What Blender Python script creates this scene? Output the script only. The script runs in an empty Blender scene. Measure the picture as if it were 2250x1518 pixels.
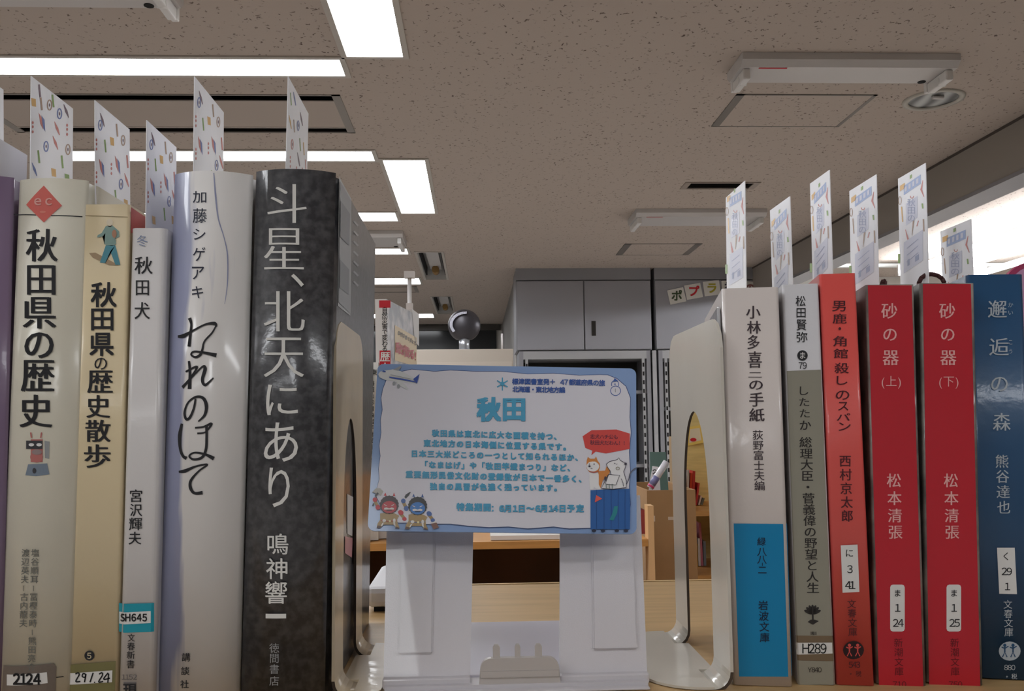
import bpy, bmesh, math, random
from mathutils import Vector, Matrix
random.seed(7)
C = bpy.context.scene.collection
SC = bpy.context.scene
PI = math.pi

# ------------------------------------------------------------------ camera, exposure
F, W, H, CX, CY = 1950.0, 2250, 1518, 1125.0, 759.0
CAM = Vector((0, 0, 1.40))
S = 1.303                                   # top of the book shelf
CZ = 2.55                                   # ceiling
Yc = Vector((-80, -171, -1950)).normalized()          # the room's depth axis seen by the camera
up = Vector((-0.008, 1, 0))
Zc = (up - up.dot(Yc) * Yc).normalized()
Xc = Yc.cross(Zc)
A = Matrix((Xc, Yc, Zc))                    # camera -> world
cd = bpy.data.cameras.new('camera')
cd.sensor_width = 36; cd.lens = 36 * F / W; cd.clip_start = 0.02; cd.clip_end = 60
cam = bpy.data.objects.new('camera', cd); C.objects.link(cam)
cam.matrix_world = Matrix.Translation(CAM) @ A.to_4x4()
SC.camera = cam
SC.view_settings.view_transform = 'Standard'
SC.view_settings.look = 'None'
SC.view_settings.gamma = 1.0
SC.view_settings.use_curve_mapping = False
SC.view_settings.exposure = 0.16
try:
    SC.cycles.use_denoising = True
    SC.cycles.max_bounces = 8
    SC.cycles.sample_clamp_indirect = 6
except Exception:
    pass
LAMP = 15.0                                 # radiance of the ceiling troffers
wd = bpy.data.worlds.new('world'); SC.world = wd; wd.use_nodes = True
wd.node_tree.nodes['Background'].inputs[0].default_value = (0.6, 0.65, 0.8, 1)
wd.node_tree.nodes['Background'].inputs[1].default_value = 0.05

def ray(px, py):
    return A @ Vector(((px - CX) / F, -(py - CY) / F, -1))
def atY(px, py, Y):
    d = ray(px, py); return CAM + d * (Y / d.y)
def atZ(px, py, Z):
    d = ray(px, py); return CAM + d * ((Z - CAM.z) / d.z)

# ------------------------------------------------------------------ materials
def lin(c):
    return tuple(((v / 255) / 12.92 if v / 255 < .04045 else ((v / 255 + .055) / 1.055) ** 2.4) for v in c)
MATS = {}
def mat(name, rgb, rough=.5, spec=.4, metal=0, coat=0, var=0, vscale=30, bump=0, bscale=200, emit=0, trans=0, var_rgb=None, stretch=None, coatr=.08):
    if name in MATS: return MATS[name]
    m = bpy.data.materials.new(name); m.use_nodes = True
    nt = m.node_tree; b = nt.nodes['Principled BSDF']; L = nt.links
    c = lin(rgb)
    b.inputs['Base Color'].default_value = (*c, 1)
    b.inputs['Roughness'].default_value = rough
    b.inputs['Specular IOR Level'].default_value = spec
    b.inputs['Metallic'].default_value = metal
    b.inputs['Coat Weight'].default_value = coat
    b.inputs['Coat Roughness'].default_value = coatr
    if emit:
        b.inputs['Emission Color'].default_value = (1, .985, .96, 1)
        b.inputs['Emission Strength'].default_value = emit
    if trans:
        b.inputs['Transmission Weight'].default_value = trans
    if var or bump:
        tc = nt.nodes.new('ShaderNodeTexCoord'); mp = nt.nodes.new('ShaderNodeMapping')
        L.new(tc.outputs['Object'], mp.inputs[0])
        if stretch: mp.inputs['Scale'].default_value = stretch
    if var:
        n = nt.nodes.new('ShaderNodeTexNoise'); n.inputs['Scale'].default_value = vscale; n.inputs['Detail'].default_value = 5
        L.new(mp.outputs[0], n.inputs['Vector'])
        mx = nt.nodes.new('ShaderNodeMix'); mx.data_type = 'RGBA'
        c2 = lin(var_rgb) if var_rgb else tuple(v * (1 - var) for v in c)
        mx.inputs[6].default_value = (*c, 1); mx.inputs[7].default_value = (*c2, 1)
        r = nt.nodes.new('ShaderNodeMapRange'); r.inputs[1].default_value = .4; r.inputs[2].default_value = .65
        L.new(n.outputs[0], r.inputs[0]); L.new(r.outputs[0], mx.inputs[0]); L.new(mx.outputs[2], b.inputs['Base Color'])
    if bump:
        n2 = nt.nodes.new('ShaderNodeTexNoise'); n2.inputs['Scale'].default_value = bscale; n2.inputs['Detail'].default_value = 3
        L.new(mp.outputs[0], n2.inputs['Vector'])
        bp = nt.nodes.new('ShaderNodeBump'); bp.inputs['Strength'].default_value = bump; bp.inputs['Distance'].default_value = .001
        L.new(n2.outputs[0], bp.inputs['Height']); L.new(bp.outputs[0], b.inputs['Normal'])
        if coat: L.new(bp.outputs[0], b.inputs['Coat Normal'])
    MATS[name] = m
    return m

def ink(name, rgb, rough=.45):
    return mat('ink_' + name, rgb, rough, .3, coat=.25, coatr=.2)

def ceiling_mat():
    m = bpy.data.materials.new('rock_wool_ceiling_board'); m.use_nodes = True
    nt = m.node_tree; b = nt.nodes['Principled BSDF']; L = nt.links
    b.inputs['Roughness'].default_value = .95; b.inputs['Specular IOR Level'].default_value = .1
    tc = nt.nodes.new('ShaderNodeTexCoord')
    wn = nt.nodes.new('ShaderNodeTexNoise'); wn.inputs['Scale'].default_value = 60
    L.new(tc.outputs['Object'], wn.inputs['Vector'])
    mixv = nt.nodes.new('ShaderNodeVectorMath'); mixv.operation = 'MULTIPLY_ADD'
    mixv.inputs[1].default_value = (.035, .035, 0)
    L.new(wn.outputs['Color'], mixv.inputs[0]); L.new(tc.outputs['Object'], mixv.inputs[2])
    vo = nt.nodes.new('ShaderNodeTexVoronoi'); vo.inputs['Scale'].default_value = 58
    L.new(mixv.outputs[0], vo.inputs['Vector'])
    r = nt.nodes.new('ShaderNodeMapRange'); r.inputs[1].default_value = .13; r.inputs[2].default_value = .24
    L.new(vo.outputs['Distance'], r.inputs[0])
    bn = nt.nodes.new('ShaderNodeTexNoise'); bn.inputs['Scale'].default_value = 25; bn.inputs['Detail'].default_value = 2
    L.new(tc.outputs['Object'], bn.inputs['Vector'])
    r2 = nt.nodes.new('ShaderNodeMapRange'); r2.inputs[1].default_value = .50; r2.inputs[2].default_value = .64
    L.new(bn.outputs[0], r2.inputs[0])
    mxx = nt.nodes.new('ShaderNodeMath'); mxx.operation = 'MAXIMUM'
    L.new(r.outputs[0], mxx.inputs[0]); L.new(r2.outputs[0], mxx.inputs[1])
    mx = nt.nodes.new('ShaderNodeMix'); mx.data_type = 'RGBA'
    mx.inputs[6].default_value = (*lin((104, 91, 84)), 1); mx.inputs[7].default_value = (*lin((184, 172, 162)), 1)
    L.new(mxx.outputs[0], mx.inputs[0]); L.new(mx.outputs[2], b.inputs['Base Color'])
    MATS['ceiling'] = m
    return m

def two_tone_spine(name, base, second, x0, soft, wob, glossy=True, streaks=True):
    """white jacket with a watercolour wash along its left side"""
    m = bpy.data.materials.new(name); m.use_nodes = True
    nt = m.node_tree; b = nt.nodes['Principled BSDF']; L = nt.links
    b.inputs['Roughness'].default_value = .35; b.inputs['Coat Weight'].default_value = .5; b.inputs['Coat Roughness'].default_value = .12
    tc = nt.nodes.new('ShaderNodeTexCoord'); sx = nt.nodes.new('ShaderNodeSeparateXYZ')
    L.new(tc.outputs['Object'], sx.inputs[0])
    mp = nt.nodes.new('ShaderNodeMapping'); mp.inputs['Scale'].default_value = (1, 1, .12); L.new(tc.outputs['Object'], mp.inputs[0])
    n = nt.nodes.new('ShaderNodeTexNoise'); n.inputs['Scale'].default_value = 140; n.inputs['Detail'].default_value = 3
    L.new(mp.outputs[0], n.inputs['Vector'])
    ma = nt.nodes.new('ShaderNodeMath'); ma.operation = 'MULTIPLY_ADD'; ma.inputs[1].default_value = wob
    L.new(n.outputs[0], ma.inputs[0]); L.new(sx.outputs[0], ma.inputs[2])
    r = nt.nodes.new('ShaderNodeMapRange'); r.inputs[1].default_value = x0 + wob * .5 - soft; r.inputs[2].default_value = x0 + wob * .5 + soft
    r.inputs[3].default_value = 1; r.inputs[4].default_value = 0
    L.new(ma.outputs[0], r.inputs[0])
    n3 = nt.nodes.new('ShaderNodeTexNoise'); n3.inputs['Scale'].default_value = 90; n3.inputs['Detail'].default_value = 2; n3.inputs['Distortion'].default_value = 1.5
    mp3 = nt.nodes.new('ShaderNodeMapping'); mp3.inputs['Scale'].default_value = (1, 1, .1); mp3.inputs['Location'].default_value = (.3, .1, .7)
    L.new(tc.outputs['Object'], mp3.inputs[0]); L.new(mp3.outputs[0], n3.inputs['Vector'])
    r3 = nt.nodes.new('ShaderNodeMapRange'); r3.inputs[1].default_value = .60; r3.inputs[2].default_value = .72; r3.inputs[4].default_value = .45
    L.new(n3.outputs[0], r3.inputs[0])
    mxx = nt.nodes.new('ShaderNodeMath'); mxx.operation = 'MAXIMUM'
    L.new(r.outputs[0], mxx.inputs[0]); L.new(r3.outputs[0], mxx.inputs[1])
    mx = nt.nodes.new('ShaderNodeMix'); mx.data_type = 'RGBA'
    mx.inputs[6].default_value = (*lin(base), 1); mx.inputs[7].default_value = (*lin(second), 1)
    L.new(mxx.outputs[0], mx.inputs[0]); L.new(mx.outputs[2], b.inputs['Base Color'])
    MATS[name] = m
    return m

def lamp_mat(name, strength, rgb=(.95, .97, 1)):
    m = bpy.data.materials.new(name); m.use_nodes = True
    nt = m.node_tree; nt.nodes.remove(nt.nodes['Principled BSDF'])
    e = nt.nodes.new('ShaderNodeEmission'); e.inputs[0].default_value = (*rgb, 1); e.inputs[1].default_value = strength
    nt.links.new(e.outputs[0], nt.nodes['Material Output'].inputs[0])
    MATS[name] = m
    return m

CEIL = ceiling_mat()
GLOW = lamp_mat('lit_diffuser', LAMP)
GLOW2 = lamp_mat('lit_tube', LAMP * 2.6)
WHITE_STEEL = mat('white_painted_steel', (214, 210, 208), .45, bump=.1, bscale=300)
GREY_STEEL = mat('grey_painted_steel', (168, 167, 170), .5, bump=.08, bscale=120)
DARK = mat('dark_void', (22, 20, 20), .8)
PAPER = mat('bookmark_paper', (246, 246, 250), .5, bump=.05)
PAGES = mat('page_edges', (214, 204, 184), .8, var=.15, vscale=400, bump=.4, bscale=900, stretch=(8, 1, .2))

# ------------------------------------------------------------------ mesh helpers
def add_box(bm, x0, x1, y0, y1, z0, z1, mi=0, bev=0):
    v = [bm.verts.new((x, y, z)) for x in (x0, x1) for y in (y0, y1) for z in (z0, z1)]
    fs = []
    for q in ((0, 1, 3, 2), (4, 6, 7, 5), (0, 4, 5, 1), (2, 3, 7, 6), (0, 2, 6, 4), (1, 5, 7, 3)):
        f = bm.faces.new([v[i] for i in q]); f.material_index = mi; fs.append(f)
    if bev:
        es = list({e for f in fs for e in f.edges})
        r = bmesh.ops.bevel(bm, geom=es, offset=bev, segments=2, affect='EDGES', profile=.5)
        for f in r['faces']: f.material_index = mi
def add_prism(bm, pts, z0, z1, mi=0, axis='z'):
    """pts outline extruded along axis"""
    def P(a, b, c):
        return {'z': (a, b, c), 'y': (a, c, b), 'x': (c, a, b)}[axis]
    lo = [bm.verts.new(P(a, b, z0)) for a, b in pts]; hi = [bm.verts.new(P(a, b, z1)) for a, b in pts]
    n = len(pts)
    for i in range(n):
        f = bm.faces.new((lo[i], lo[(i + 1) % n], hi[(i + 1) % n], hi[i])); f.material_index = mi
    f = bm.faces.new(lo[::-1]); f.material_index = mi
    f = bm.faces.new(hi); f.material_index = mi
def add_tube(bm, a, b, r, n=10, mi=0, r2=None):
    a = Vector(a); b = Vector(b); d = (b - a).normalized()
    u = d.orthogonal().normalized(); w = d.cross(u); r2 = r if r2 is None else r2
    A_ = [bm.verts.new(a + (u * math.cos(t) + w * math.sin(t)) * r) for t in [2 * PI * i / n for i in range(n)]]
    B_ = [bm.verts.new(b + (u * math.cos(t) + w * math.sin(t)) * r2) for t in [2 * PI * i / n for i in range(n)]]
    for i in range(n):
        f = bm.faces.new((A_[i], A_[(i + 1) % n], B_[(i + 1) % n], B_[i])); f.material_index = mi; f.smooth = True
    bm.faces.new(A_[::-1]).material_index = mi; bm.faces.new(B_).material_index = mi
def add_lathe(bm, prof, n=28, mi=0, axis='z', loc=(0, 0, 0)):
    rings = []
    for r, h in prof:
        ring = []
        for i in range(n):
            t = 2 * PI * i / n
            p = (r * math.cos(t), r * math.sin(t), h) if axis == 'z' else (r * math.cos(t), h, r * math.sin(t))
            ring.append(bm.verts.new(Vector(p) + Vector(loc)))
        rings.append(ring)
    for k in range(len(rings) - 1):
        for i in range(n):
            f = bm.faces.new((rings[k][i], rings[k][(i + 1) % n], rings[k + 1][(i + 1) % n], rings[k + 1][i])); f.material_index = mi; f.smooth = True
def obj(name, bm, mats, parent=None, loc=None, normals=True, M=None):
    if normals: bmesh.ops.recalc_face_normals(bm, faces=bm.faces)
    me = bpy.data.meshes.new(name); bm.to_mesh(me); bm.free()
    for m in (mats if isinstance(mats, (list, tuple)) else [mats]): me.materials.append(m)
    o = bpy.data.objects.new(name, me); C.objects.link(o)
    if parent: o.parent = parent
    if loc is not None: o.location = loc
    if M is not None: o.matrix_world = M
    return o
def NB(): return bmesh.new()
def boxobj(name, x0, x1, y0, y1, z0, z1, m, parent=None, bev=0):
    bm = NB(); add_box(bm, x0, x1, y0, y1, z0, z1, bev=bev); return obj(name, bm, m, parent)
def tag(o, label, cat, group=None):
    o['label'] = label; o['category'] = cat
    if group: o['group'] = group
    return o
def struct(o): o['kind'] = 'structure'; return o
def thing(name, label, cat, loc=(0, 0, 0), group=None, M=None):
    o = bpy.data.objects.new(name, None); C.objects.link(o); o.empty_display_size = .05
    if M is not None: o.matrix_world = M
    else: o.location = loc
    return tag(o, label, cat, group)

# ------------------------------------------------------------------ glyph outlines from Blender's own font
GL = {}
def glyph(ch, off=0.0):
    if ch.isascii() and ch.isalnum(): ch = chr(ord(ch) + 0xFEE0)     # full-width forms share the kanji typeface
    k = (ch, off)
    if k in GL: return GL[k]
    cu = bpy.data.curves.new('g', 'FONT'); cu.body = ch; cu.offset = off; cu.resolution_u = 3; cu.size = 1
    o = bpy.data.objects.new('g', cu); me = o.to_mesh()
    vs = [(v.co.x, v.co.y) for v in me.vertices]; fs = [tuple(p.vertices) for p in me.polygons]
    o.to_mesh_clear(); bpy.data.objects.remove(o); bpy.data.curves.remove(cu)
    if vs:
        bb = (min(v[0] for v in vs), min(v[1] for v in vs), max(v[0] for v in vs), max(v[1] for v in vs))
    else: bb = (0, 0, 1, 1)
    GL[k] = (vs, fs, bb); return GL[k]
_b = glyph('国')[2]
EMX, EMY, EMS = (_b[0] + _b[2]) / 2, (_b[1] + _b[3]) / 2, max(_b[3] - _b[1], 1e-3) / .9

# ------------------------------------------------------------------ printing on surfaces
class Surf:
    """a printable face of a thing: front = local xz plane (optionally curved), side = plane local x = k"""
    def __init__(s, root_M, prof=None, mode='front', k=0.0, sgn=1, curved=False, step=.002):
        s.M = root_M; s.I = root_M.inverted(); s.prof = prof or (lambda x: 0.0); s.mode = mode; s.k = k; s.sgn = sgn
        s.curved = curved; s.step = step
    def uv(s, px, py):
        o = s.I @ CAM; d = s.I.to_3x3() @ ray(px, py)
        if s.mode == 'front':
            y = 0.0
            for _ in range(3 if s.curved else 1):
                t = (y - o.y) / d.y; p = o + d * t
                if s.curved: y = s.prof(p.x)
            return p.x, p.z
        t = (s.k - o.x) / d.x; p = o + d * t
        return p.y, p.z
    def pos(s, u, v, lift):
        if s.mode == 'front': return (u, s.prof(u) - lift, v)
        return (s.k + s.sgn * lift, u, v)

class Deco:
    EPS = .00012
    def __init__(s, surf): s.surf = surf; s.layers = {}; s.mats = []
    def _bm(s, layer):
        if layer not in s.layers: s.layers[layer] = bmesh.new()
        return s.layers[layer]
    def _mi(s, m):
        if m not in s.mats: s.mats.append(m)
        return s.mats.index(m)
    def uvpoly(s, pts, m, layer=1):
        bm = s._bm(layer)
        vs = [bm.verts.new((u, 0, v)) for u, v in pts]
        try:
            f = bm.faces.new(vs); f.material_index = s._mi(m)
        except ValueError: pass
    def poly(s, px, m, layer=1):
        s.uvpoly([s.surf.uv(*p) for p in px], m, layer)
    def rect(s, x0, y0, x1, y1, m, layer=1): s.poly([(x0, y0), (x1, y0), (x1, y1), (x0, y1)], m, layer)
    def ell(s, cx, cy, rx, ry, m, layer=1, n=20, rot=0):
        c, sn = math.cos(rot), math.sin(rot)
        s.poly([(cx + rx * math.cos(t) * c - ry * math.sin(t) * sn, cy + rx * math.cos(t) * sn + ry * math.sin(t) * c)
                for t in [2 * PI * i / n for i in range(n)]], m, layer)
    def ring(s, cx, cy, rx, ry, w, m, layer=1, n=20, a0=0, a1=2 * PI):
        pts = [(cx + rx * math.cos(a0 + (a1 - a0) * i / n), cy + ry * math.sin(a0 + (a1 - a0) * i / n)) for i in range(n + 1)]
        s.line(pts, w, m, layer)
    def line(s, pts, w, m, layer=1):
        """ribbon of width w px (number or per-point list) through pts"""
        n = len(pts); ws = w if isinstance(w, (list, tuple)) else [w] * n
        L_, R_ = [], []
        for i, (x, y) in enumerate(pts):
            a = pts[max(i - 1, 0)]; b = pts[min(i + 1, n - 1)]
            dx, dy = b[0] - a[0], b[1] - a[1]; l = math.hypot(dx, dy) or 1
            nx, ny = -dy / l * ws[i] / 2, dx / l * ws[i] / 2
            L_.append(s.surf.uv(x + nx, y + ny)); R_.append(s.surf.uv(x - nx, y - ny))
        bm = s._bm(layer); mi = s._mi(m)
        a = [bm.verts.new((u, 0, v)) for u, v in L_]; b = [bm.verts.new((u, 0, v)) for u, v in R_]
        for i in range(n - 1):
            f = bm.faces.new((a[i], a[i + 1], b[i + 1], b[i])); f.material_index = mi
    def stroke(s, pts, ws, m, layer=1, k=7):
        """smooth brush stroke through pts"""
        out, wo = [], []
        n = len(pts)
        for i in range(n - 1):
            p0, p1, p2, p3 = pts[max(i - 1, 0)], pts[i], pts[i + 1], pts[min(i + 2, n - 1)]
            for j in range(k):
                t = j / k
                out.append(tuple(.5 * (2 * p1[c] + (p2[c] - p0[c]) * t + (2 * p0[c] - 5 * p1[c] + 4 * p2[c] - p3[c]) * t * t + (3 * p1[c] - p0[c] - 3 * p2[c] + p3[c]) * t ** 3) for c in (0, 1)))
                wo.append(ws[i] + (ws[i + 1] - ws[i]) * t)
        out.append(pts[-1]); wo.append(ws[-1])
        s.line(out, wo, m, layer)
    def _g(s, ch, fx, off, m, layer):
        vs, fs, bb = glyph(ch, off)
        bm = s._bm(layer); mi = s._mi(m)
        nv = [bm.verts.new((lambda q: (q[0], 0, q[1]))(s.surf.uv(*fx(x, y)))) for x, y in vs]
        for f in fs:
            try:
                q = bm.faces.new([nv[i] for i in f]); q.material_index = mi
            except ValueError: pass
    def gbox(s, ch, x0, y0, x1, y1, m, off=0.0, mincho=0, layer=2, shear=0):
        """glyph stretched to a pixel box"""
        bold = off if off > 0 else 0.0; off = min(off, 0.0)
        bb = glyph(ch, off)[2]
        m_ = mincho + bold
        sh = [(0.0, 0.0)] if not m_ else [(-m_, -bold), (m_, bold)] + ([(-m_, bold), (m_, -bold), (0, 0)] if bold > .012 else []) + ([(0, bold), (0, -bold), (m_, 0), (-m_, 0)] if bold > .035 else [])
        for ic, (dx, dy) in enumerate(sh):
            q = dx * (x1 - x0); qy = dy * (y1 - y0)
            s._g(ch, lambda x, y: (x0 + abs(q) + (x - bb[0]) / (bb[2] - bb[0]) * (x1 - x0 - 2 * abs(q)) + q + shear * (y1 - (y0 + (bb[3] - y) / (bb[3] - bb[1]) * (y1 - y0))),
                                   y0 + abs(qy) + (bb[3] - y) / (bb[3] - bb[1]) * (y1 - y0 - 2 * abs(qy)) + qy), off, m, layer + ic * .15)
    def gem(s, ch, cx, cy, size, m, off=0.0, mincho=0, wf=1.0, layer=2, centre=None, rot=0):
        """glyph in an em square centred on a pixel"""
        bold = off if off > 0 else 0.0; off = min(off, 0.0)
        bb = glyph(ch, off)[2]
        ex = (bb[0] + bb[2]) / 2 if (ord(ch) < 256 or centre) else EMX
        ey = (bb[1] + bb[3]) / 2 if centre else EMY
        if ord(ch) < 256: ey = (glyph('0', off)[2][1] + glyph('0', off)[2][3]) / 2
        k = size / EMS; cr, sr = math.cos(rot), math.sin(rot)
        m_ = mincho + bold
        for ic, (dx, dy) in enumerate([(0.0, 0.0)] if not m_ else [(-m_, -bold), (m_, bold)] + ([(-m_, bold), (m_, -bold), (0, 0)] if bold > .012 else []) + ([(0, bold), (0, -bold), (m_, 0), (-m_, 0)] if bold > .035 else [])):
            def fx(x, y):
                a, b = (x - ex) * k * wf + dx * size, -(y - ey) * k + dy * size
                return cx + a * cr - b * sr, cy + a * sr + b * cr
            s._g(ch, fx, off, m, layer + ic * .15)
    def vtext(s, txt, top, bot, size, m, off=0.0, mincho=0, wf=1.0, layer=2):
        n = len(txt)
        for i, ch in enumerate(txt):
            if ch == ' ': continue
            t = i / (n - 1) if n > 1 else 0
            s.gem(ch, top[0] + (bot[0] - top[0]) * t, top[1] + (bot[1] - top[1]) * t, size, m, off, mincho, wf, layer)
    def htext(s, txt, a, b, size, m, off=0.0, mincho=0, wf=1.0, layer=2):
        s.vtext(txt, a, b, size, m, off, mincho, wf, layer)
    def build(s, name, parent, label=None):
        out = bmesh.new()
        for layer in sorted(s.layers):
            bm = s.layers[layer]
            if s.surf.curved:
                bmesh.ops.triangulate(bm, faces=bm.faces)
                xs = [v.co.x for v in bm.verts]
                x = math.floor(min(xs) / s.surf.step) * s.surf.step + s.surf.step
                while x < max(xs):
                    bmesh.ops.bisect_plane(bm, geom=bm.verts[:] + bm.edges[:] + bm.faces[:], plane_co=(x, 0, 0), plane_no=(1, 0, 0))
                    x += s.surf.step
            for v in bm.verts: v.co = s.surf.pos(v.co.x, v.co.z, s.EPS * layer)
            me = bpy.data.meshes.new('t'); bm.to_mesh(me); out.from_mesh(me); bpy.data.meshes.remove(me); bm.free()
        o = obj(name, out, s.mats, parent, normals=False)
        if label: o['label'] = label
        return o

# ================================================================== the room
rects = []          # holes in the ceiling
def ceiling_rect(x0, x1, y0, y1): rects.append((x0, x1, y0, y1))
TROF = []           # troffers: x0,x1,y0,y1,lit,label
TROF.append((-3.1, -.42, 2.727, 2.858, 1, 'long lit troffer crossing above the first bookmarks, nearest crosswise strip'))
TROF.append((-.393, -.218, 1.50, 2.702, 1, 'lit troffer cut by the top edge of the picture, running away from the camera'))
TROF.append((-1.80, -.43, 3.675, 3.81, 1, 'long lit troffer beyond the slotted air diffuser, behind the bookmark tops'))
TROF.append((-.395, -.213, 3.80, 4.782, 1, 'short wide lit troffer right of the charcoal book top'))
TROF.append((-1.80, -.43, 4.77, 4.966, 1, 'lit troffer whose end shows at the far top corner of the charcoal book'))
TROF.append((-1.80, -.445, 5.766, 5.954, 1, 'thin lit troffer under the bare tan fixture, left of an unlit square one'))
TROF.append((-.385, -.222, 5.90, 7.03, 0, 'unlit open troffer with a brown lamp holder, the nearer of two'))
TROF.append((-1.80, -.44, 6.954, 7.251, 1, 'lit troffer crossing behind the white pole top'))
TROF.append((-.385, -.222, 8.0, 9.25, 0, 'unlit open troffer farther back above the round grey device'))
TROF.append((-2.3, -.44, 9.26, 9.58, 1, 'farthest lit troffer, crossing behind the tall red-topped book'))
BEHIND = [(-3.1, -.42, .6, .75), (-.393, -.218, -2.6, -1.4), (-3.1, -.42, -2.2, -2.05), (.5, 1.7, -1.0, -.82), (-1.9, -.9, -.55, -.38)]  # final pair: unseen, added to brighten bookmarks and put highlights on spines
BLAB = ['above and behind the camera, left', 'running away behind the camera', 'far behind the camera, left', 'added behind the camera on the right as fill', 'added behind the camera over the left row for highlights']
for t in TROF: ceiling_rect(*t[:4])
for t in BEHIND: ceiling_rect(*t)
SLOT = (-1.77, -.465, 3.035, 3.443)
ceiling_rect(*SLOT)
SLOT3 = (-1.8, -.485, 7.397, 7.733); ceiling_rect(*SLOT3)
SLOT2 = (1.05, 1.367, 4.184, 4.277); ceiling_rect(*SLOT2)
BX = 2.10
xs = sorted({-4.6, 4.6} | {r[0] for r in rects} | {r[1] for r in rects})
ys = sorted({-4.2, 10.4} | {r[2] for r in rects} | {r[3] for r in rects})
bm = NB()
vd = {}
def cv(x, y):
    if (x, y) not in vd: vd[(x, y)] = bm.verts.new((x, y, CZ))
    return vd[(x, y)]
for i in range(len(xs) - 1):
    for j in range(len(ys) - 1):
        mx_, my_ = (xs[i] + xs[i + 1]) / 2, (ys[j] + ys[j + 1]) / 2
        if any(r[0] < mx_ < r[1] and r[2] < my_ < r[3] for r in rects): continue
        bm.faces.new((cv(xs[i], ys[j]), cv(xs[i], ys[j + 1]), cv(xs[i + 1], ys[j + 1]), cv(xs[i + 1], ys[j])))
struct(obj('ceiling', bm, CEIL, normals=False))
bm = NB(); add_box(bm, -4.6, 4.6, -4.2, 10.4, -.05, 0)
struct(obj('floor', bm, mat('carpet_tile_floor', (196, 190, 184), .9, var=.2, vscale=60, bump=.4, bscale=300)))
WALLM = mat('off_white_wall', (214, 211, 206), .85, bump=.1, bscale=150)
struct(boxobj('wall_left', -4.7, -4.6, -4.2, 10.4, 0, CZ, WALLM))
struct(boxobj('wall_right', 4.6, 4.7, -4.2, 6.7, 0, CZ, WALLM))
struct(boxobj('wall_front', -4.6, 4.6, -4.3, -4.2, 0, CZ, WALLM))
struct(boxobj('wall_far', -4.6, .4, 10.3, 10.4, 0, CZ, WALLM))
struct(boxobj('wall_back', .32, 4.6, 7.02, 7.12, 0, CZ, WALLM))
struct(boxobj('wall_side', .32, .42, 7.12, 10.3, 0, CZ, mat('grey_wall', (140, 138, 136), .85)))
# dark night windows on the far wall
zt = atY(960, 727, 10.29).z
w = struct(boxobj('window_1', -4.2, .25, 10.27, 10.3, .9, zt, mat('night_window_glass', (40, 42, 44), .15)))
boxobj('window_frame', -4.25, .3, 10.24, 10.27, zt, zt + .06, mat('bronze_frame', (70, 66, 62), .4), w)
for x in (-3.2, -2.0, -.9): boxobj('mullion', x, x + .04, 10.24, 10.27, .9, zt, mat('bronze_frame', (70, 66, 62)), w)
# dropped beam along the right, with a metal edge trim
b = struct(boxobj('beam', BX, BX + .12, -4.2, 6.60, CZ - .205, CZ - .0005, mat('beam_paint', (150, 143, 136), .8, bump=.1)))
boxobj('edge_trim', BX - .004, BX + .13, -4.2, 6.60, CZ - .222, CZ - .2055, mat('dull_aluminium', (150, 150, 155), .4, metal=.6), b)
boxobj('shadow_joint', BX - .003, BX, -4.2, 6.60, CZ - .012, CZ - .001, mat('joint_grey', (84, 76, 72), .8), b)
rail = struct(boxobj('trim_1', BX + .2, 4.5, 6.38, 6.42, CZ - .03, CZ - .005, mat('white_rail', (230, 232, 230), .4)))

# ---- ceiling troffers
FR = mat('troffer_frame', (186, 180, 172), .5)
INNER = mat('troffer_reflector', (196, 196, 194), .4)
def troffer(x0, x1, y0, y1, lit, label, hidden=False):
    cx, cy = (x0 + x1) / 2, (y0 + y1) / 2
    t = thing('ceiling_light', label, 'ceiling light', (cx, cy, CZ), 'troffers behind the camera' if hidden else 'recessed ceiling troffers')
    a, c = (x1 - x0) / 2, (y1 - y0) / 2
    bm = NB(); w_ = .018 if not hidden else .018
    for q in ((-a - w_, a + w_, -c - w_, -c), (-a - w_, a + w_, c, c + w_), (-a - w_, -a, -c, c), (a, a + w_, -c, c)):
        add_box(bm, *q, -.005, -.0004)
    obj('frame', bm, FR, t)
    bm = NB()
    dz = .012 if lit else .11
    for q in ((-a, a, -c - .002, -c), (-a, a, c, c + .002), (-a - .002, -a, -c, c), (a, a + .002, -c, c)):
        add_box(bm, *q, 0, dz)
    add_box(bm, -a, a, -c, c, dz, dz + .004)
    obj('housing', bm, INNER, t)
    if lit:
        bm = NB(); add_box(bm, -a + .001, a - .001, -c + .001, c - .001, .006, .010)
        obj('diffuser', bm, GLOW, t)
    else:
        bm = NB(); add_box(bm, -.045, .045, -c + .02, c - .02, .075, .105)
        obj('ballast_cover', bm, WHITE_STEEL, t)
        bm = NB(); add_tube(bm, (0, c - .06, .05), (0, c - .18, .05), .028, 14)
        obj('lamp_holder', bm, mat('tan_holder', (150, 118, 70), .6), t)
        bm = NB(); add_box(bm, -a + .004, -a + .012, -c + .02, c - .02, .03, .09); add_box(bm, a - .012, a - .004, -c + .02, c - .02, .03, .09)
        obj('side_louvre', bm, DARK, t)
for t in TROF: troffer(*t)
for i, t in enumerate(BEHIND): troffer(*t, 1, 'lit ceiling troffer ' + BLAB[i], hidden=True)

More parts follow.
